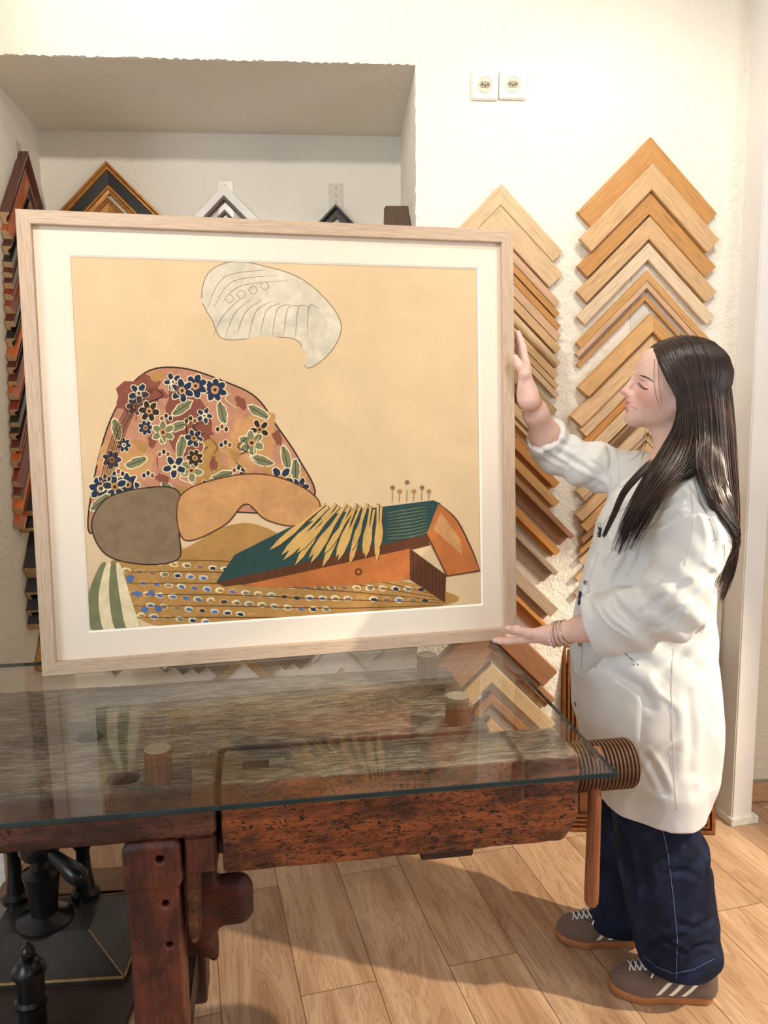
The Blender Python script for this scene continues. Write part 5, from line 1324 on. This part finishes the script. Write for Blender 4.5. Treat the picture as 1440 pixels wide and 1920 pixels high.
    b.tube([ontop(.15, 0), ontop(.152, -side * .02) + V((0, 0, .008)), ontop(.165, -side * .034) + V((0, 0, .006)), ontop(.18, -side * .034)], .0022, 6)
    b.tube([ontop(.15, 0), ontop(.146, side * .022) + V((0, 0, .010)), ontop(.158, side * .036) + V((0, 0, .005))], .0022, 6)
    b.build('laces', m_lace, root, smooth=True)
    b = MB(); b.box((-.003, -.012, .074), (.006, .012, .1)); b.build('heel_tab', m_stripe, root, bevel=.003)
    b = MB(); path = [ontop(.236 - .0 * i, 0) for i in range(1)]
    arc = [ontop(.205 - abs(y) * 1.6, y) - V((0, 0, .0012)) for y in (-.034, -.025, -.015, 0, .015, .025, .034)]
    b.tube(arc, .0012, 6); b.build('toe_seam', plain('dark_suede_seam', srgb(74, 58, 50), .9), root, smooth=True)
    return root
shoe((.823, 1.757, 0), (.568, 1.803, 0), 1, None)
shoe((.728, 1.968, 0), (.474, 1.997, 0), 1, None)
# ---- jewellery
m_gld = plain('gold_chain_metal', srgb(206, 160, 96), .25, .95, .1); m_slv = plain('silver_metal', srgb(214, 206, 196), .22, .95, .08); m_pearl = plain('white_beads', srgb(240, 232, 222), .3, 0, .04)
bvb = BVHTree.FromPolygons([V(c) for c in co], [list(p.vertices) for p in bo.data.polygons])
def bangle(c, ax, tilt, mat, r, bead=0, name='bracelet', slack=.0012):
    ax = V(ax).normalized(); ax = (ax + V(tilt)).normalized(); c = V(c)
    e = ax.orthogonal().normalized(); g = ax.cross(e); pts = []
    for i in range(40):
        a = 2 * math.pi * i / 40; d = e * math.cos(a) + g * math.sin(a)
        rr = bvb.ray_cast(c + d * .09, -d, .09); p = (rr[0] + d * (slack + r)) if rr[0] else c + d * .028
        pts.append(p)
    b = MB()
    if bead:
        for i, p in enumerate(pts):
            b.lathe([(0, -bead), (bead * .7, -bead * .7), (bead, 0), (bead * .7, bead * .7), (0, bead)], 8, o=p)
    b.tube(pts + [pts[0]], r, 8, cap=False)
    return wmesh(b.build(name, mat, person, smooth=True))
axR = WRF - ELF; axL = WRN - ELN
bangle(WRF - unit(axR) * .016, axR, (.25, -.2, -.1), m_gld, .0011, .0022, slack=.0008)
for i, (m, r, bd, tl) in enumerate(((m_pearl, .0012, .0024, (-.25, 0, .18)), (m_gld, .0009, .0016, (-.1, 0, .1)), (m_slv, .0016, 0, (.05, 0, .0)), (m_slv, .0014, 0, (.15, 0, -.05)))):
    bangle(WRN - unit(axL) * (-.004 + .013 * i), axL, tl, m, r, bd)
# ================================================================== hair
hr = random.Random(5)
GN = [  # guide strands of the near side, front to back, as photo points with their own distance
 [(1226, 650, 1.925), (1234, 672, 1.885), (1252, 712, 1.852), (1272, 752, 1.838), (1266, 800, 1.83), (1238, 850, 1.81), (1196, 922, 1.772), (1162, 990, 1.752), (1140, 1050, 1.75)],
 [(1240, 642, 1.925), (1256, 672, 1.872), (1278, 735, 1.838), (1284, 790, 1.828), (1270, 845, 1.81), (1232, 905, 1.765), (1190, 968, 1.745), (1152, 1056, 1.745)],
 [(1258, 636, 1.925), (1280, 676, 1.866), (1298, 745, 1.832), (1302, 815, 1.822), (1290, 866, 1.79), (1252, 908, 1.755), (1214, 958, 1.74), (1170, 1046, 1.745)],
 [(1276, 633, 1.925), (1302, 676, 1.862), (1318, 752, 1.832), (1320, 825, 1.81), (1318, 878, 1.75), (1336, 932, 1.72), (1356, 985, 1.725), (1364, 1040, 1.76), (1345, 1110, 1.84)],
 [(1296, 633, 1.925), (1326, 682, 1.868), (1340, 765, 1.842), (1346, 850, 1.842), (1354, 925, 1.765), (1368, 1000, 1.765), (1366, 1060, 1.81), (1352, 1120, 1.86)],
 [(1316, 638, 1.928), (1348, 695, 1.885), (1360, 780, 1.872), (1366, 870, 1.872), (1373, 960, 1.88), (1374, 1050, 1.89), (1347, 1135, 1.90)],
 [(1336, 650, 1.932), (1363, 710, 1.915), (1372, 790, 1.912), (1377, 880, 1.915), (1382, 970, 1.92), (1375, 1060, 1.922), (1345, 1143, 1.925)],
 [(1338, 652, 1.945), (1364, 712, 1.955), (1372, 795, 1.96), (1376, 890, 1.965), (1379, 980, 1.965), (1372, 1060, 1.96), (1350, 1130, 1.955)]]
GF = [  # far side
 [(1226, 650, 1.935), (1226, 672, 1.975), (1234, 715, 2.005), (1242, 760, 2.015), (1240, 810, 2.02), (1228, 850, 2.05)],
 [(1250, 640, 1.935), (1258, 668, 1.985), (1268, 730, 2.02), (1275, 800, 2.02), (1276, 870, 2.03)],
 [(1276, 634, 1.935), (1296, 668, 1.985), (1310, 740, 2.02), (1318, 830, 2.02), (1330, 930, 2.02), (1345, 1030, 2.0)],
 [(1300, 634, 1.935), (1328, 672, 1.985), (1342, 745, 2.01), (1352, 840, 2.01), (1362, 940, 2.0), (1366, 1040, 1.99)],
 [(1320, 640, 1.937), (1350, 690, 1.965), (1362, 770, 1.985), (1368, 860, 1.985), (1374, 950, 1.98), (1368, 1080, 1.97)]]
def resample(g, n=26):
    p = [np.array(at(*q)) for q in g]; out = []
    m = len(p)
    for i in range(m - 1):
        a, b, c, d = p[max(i - 1, 0)], p[i], p[i + 1], p[min(i + 2, m - 1)]
        for s in range(10):
            t = s / 10; out.append(.5 * (2 * b + (c - a) * t + (2 * a - 5 * b + 4 * c - d) * t * t + (3 * b - a - 3 * c + d) * t ** 3))
    out.append(p[-1]); out = np.array(out)
    L = np.concatenate([[0], np.cumsum(np.linalg.norm(np.diff(out, axis=0), axis=1))]); u = np.linspace(0, L[-1], n)
    return np.stack([np.interp(u, L, out[:, i]) for i in range(3)], 1)
RN_ = [resample(g) for g in GN]; RF_ = [resample(g) for g in GF]
hb = MB()
def out_of_head(p, m=.007):
    """keep a strand outside the skull"""
    q = (p - HO) @ RH.T; c = np.array([-.005, 0, .038]); r = np.array([.108, .078, .09]) + m
    e = (q - c) / r; l = np.linalg.norm(e, axis=1); far = l >= 1
    e = e / np.maximum(l, 1e-6)[:, None]; q2 = np.where(far[:, None], q, c + e * r)
    up = q[:, 2] > -.04
    q = np.where(up[:, None], q2, q)
    return HO + q @ RH
def out_of_coat(p, m=.002):
    for i in range(len(p)):
        l, n, _, _ = bvcoat.find_nearest(V(p[i]), .05)
        if l is not None:
            d = (V(p[i]) - l).dot(n)
            if d < m and n.y < .5: p[i] = np.array(l + n * m)
    return p
def strand(p, r, n=5, flat=.6):
    k = len(p); rad = [r * (.55 if i == 0 else 1) * (1 if i < k * .75 else max(.12, 1 - (i - k * .75) / (k * .27))) for i in range(k)]
    hb.tube([V(x) for x in p], rad, n, flat=flat, m=hr.choice((0, 0, 0, 1, 1, 2)))
def sheet(R, per, rad, jit, split=None, lenv=(.8, 1.02), inner=0.0, margin=.007):
    for gi in range(len(R) - 1):
        for k in range(per):
            t = (k + hr.random()) / per
            if split is not None and gi == split:
                # over the shoulder the hair parts: follow one guide or the other lower down
                A, B = R[gi], R[gi + 1]; pick = 0 if hr.random() < .5 else 1; s = np.linspace(0, 1, len(A))[:, None]
                w = np.clip((s - .40) / .25, 0, 1); tt = t * (1 - w) + (pick + (.05 if pick == 0 else -.12) * hr.random()) * w
                p = A * (1 - tt) + B * tt
            else: p = R[gi] * (1 - t) + R[gi + 1] * t
            n = max(6, int(len(p) * hr.uniform(*lenv))); n = min(n, len(p)); p = p[:n].copy()
            s = np.linspace(0, 1, n)
            ph = [hr.uniform(0, 6.28) for _ in range(3)]; am = hr.uniform(.3, 1) * jit
            for ax in range(3): p[:, ax] += am * s * np.sin(s * hr.uniform(3, 8) + ph[ax]) + hr.gauss(0, .0012) * (1 + 1.6 * s)
            p[:, 1] += -inner * hr.random()
            p = out_of_coat(out_of_head(p, margin + hr.uniform(-.001, .002)), max(.002, rad) + hr.uniform(0, .004))
            strand(p, rad * hr.uniform(.6, 1.25), 4)
sheet(RN_, 170, .0015, .005, 2, (.82, 1.0))
sheet(RN_, 40, .0042, .003, 2, (.74, .92), -.012, .002)
sheet(RF_, 70, .0022, .004, None, (.85, 1.0))
sheet([RN_[-1], RF_[-1]], 90, .002, .004, None, (.85, 1.0))
# loose strands
for g in ([(1230, 652, 1.92), (1227, 680, 1.88), (1226, 715, 1.865), (1231, 745, 1.86), (1239, 770, 1.858)], [(1232, 652, 1.92), (1234, 690, 1.87), (1236, 730, 1.858), (1242, 765, 1.852)],
          [(1240, 770, 2.01), (1215, 800, 1.985), (1206, 830, 1.975), (1198, 852, 1.99), (1172, 868, 2.01)], [(1240, 770, 2.01), (1212, 800, 1.98), (1203, 835, 1.975), (1190, 860, 1.99)],
          [(1240, 780, 2.01), (1218, 806, 1.98), (1209, 840, 1.97), (1204, 862, 1.98)],
          [(1298, 880, 1.75), (1310, 930, 1.735), (1330, 1000, 1.73), (1333, 1050, 1.73)], [(1310, 890, 1.76), (1336, 950, 1.75), (1352, 1010, 1.76), (1350, 1075, 1.775)], [(1240, 860, 1.79), (1210, 930, 1.765), (1165, 1005, 1.76), (1128, 1062, 1.77)],
          [(1250, 880, 1.77), (1196, 940, 1.75), (1140, 970, 1.77), (1130, 1000, 1.775)], [(1265, 870, 1.77), (1240, 960, 1.735), (1205, 1010, 1.74), (1192, 1050, 1.74)]):
    p = out_of_coat(resample(g, 18)); strand(p, .0006, 4, 1)
LK = [(1222, 868, 1.80), (1196, 892, 1.785), (1168, 925, 1.785), (1150, 965, 1.785), (1131, 1006, 1.785)]
for k in range(34):
    p = resample(LK, 20); s = np.linspace(0, 1, 20)[:, None]; p = p + np.array([hr.gauss(0, .006), 0, hr.gauss(0, .004)]) * (1 - .55 * s); strand(out_of_coat(p, hr.uniform(.002, .006)), .0013, 4)
for k in range(26):
    g = hr.choice(RN_[3:] + RF_[2:]); p = g.copy(); s = np.linspace(0, 1, len(p)); a = hr.uniform(.004, .016)
    p[:, 0] += a * np.sin(s * 3.1) * hr.uniform(.2, 1); p[:, 1] += hr.uniform(-.01, .004) * s; strand(out_of_head(p, .008 + hr.uniform(0, .004)), .00035, 4, 1)
def tone(name, a, b_, c_):
    t = NT(name); t.l(t.ramp(t.noise(t.coord('UV'), 40, 2), [(.3, srgb(*a)), (.55, srgb(*b_)), (.8, srgb(*c_))]), t.b.inputs['Base Color']); t.b.inputs['Roughness'].default_value = .4; t.b.inputs['Specular IOR Level'].default_value = .5; return t.m
ho = wmesh(hb.build('hair', [m_hair.m, tone('brown_hair', (36, 24, 19), (58, 38, 29), (84, 56, 42)), tone('chestnut_hair', (50, 33, 26), (78, 52, 40), (104, 72, 54))], person, smooth=True))
# cap under the strands
cap = SDF(); hell(cap, (-.006, 0, .040), (.113, .0825, .0935), 0)
def cap_post(p, d):
    q = (p - HO) @ RH.T
    # face opening: forward of a line from the parting to below the ear
    f = q[:, 0] - (.078 - .9 * np.clip(.082 - q[:, 2], 0, 1) + .12 * np.clip(-q[:, 2], 0, .1))
    return np.maximum(np.maximum(d, f), -.075 - q[:, 2])
cap.post = cap_post
wmesh(cap.obj('hair_roots', HO - np.array([.16, .13, .10]), HO + np.array([.16, .13, .17]), .0035, m_hair.m, person))
# ================================================================== light
def area(name, loc, target, size, power, col, sy=None, spread=None):
    l = bpy.data.lights.new(name, 'AREA'); l.size = size; l.energy = power; l.color = col
    if sy: l.shape = 'RECTANGLE'; l.size_y = sy
    if spread: l.spread = math.radians(spread)
    o = bpy.data.objects.new(name, l); COL.objects.link(o); o.location = loc
    o.rotation_euler = (V(target) - V(loc)).to_track_quat('-Z', 'Y').to_euler(); return o
def spot(name, loc, target, power, col, ang=60, blend=.5, rad=.04):
    l = bpy.data.lights.new(name, 'SPOT'); l.energy = power; l.color = col; l.spot_size = math.radians(ang); l.spot_blend = blend; l.shadow_soft_size = rad
    o = bpy.data.objects.new(name, l); COL.objects.link(o); o.location = loc
    o.rotation_euler = (V(target) - V(loc)).to_track_quat('-Z', 'Y').to_euler(); return o
WARM = (1, .93, .83); COOL = (.74, .87, 1)
spot('ceiling_spot', (-.55, .35, 2.86), (-.4, 2.7, 1.9), 110, WARM, 75, .6)
spot('ceiling_spot', (.95, 1.35, 2.88), (.85, 2.6, 1.6), 48, WARM, 90, .7)
spot('ceiling_spot', (2.5, 1.3, 2.4), (.3, 2.0, .0), 400, (1, .86, .66), 42, .35, .025)
spot('ceiling_spot', (-.5, 1.75, 2.92), (-.5, 2.62, 2.62), 13, WARM, 120, .8)
spot('ceiling_spot', (.6, 1.8, 2.92), (.6, 2.62, 2.55), 11, WARM, 120, .8)
area('shop_window', (-2.7, -1.3, 1.8), (.3, 2.2, 1.1), 1.8, 70, COOL, 1.6)
area('jamb_fill', (3.3, -.3, 1.5), (-1.1, 2.4, 1.1), 1.1, 42, (.96, .97, 1), 1.9)  # unseen fill light, added to brighten the left jamb
area('room_light', (.3, -.8, 2.85), (.1, 2.0, .8), 1.4, 8, (1, .95, .88), 1.0)
w = bpy.data.worlds.new('World'); SC.world = w; w.use_nodes = True
w.node_tree.nodes['Background'].inputs[0].default_value = (1, .97, .93, 1); w.node_tree.nodes['Background'].inputs[1].default_value = .30
SC.view_settings.view_transform = 'Standard'; SC.view_settings.look = 'None'; SC.view_settings.gamma = 1; SC.view_settings.use_curve_mapping = False
SC.view_settings.exposure = -0.15
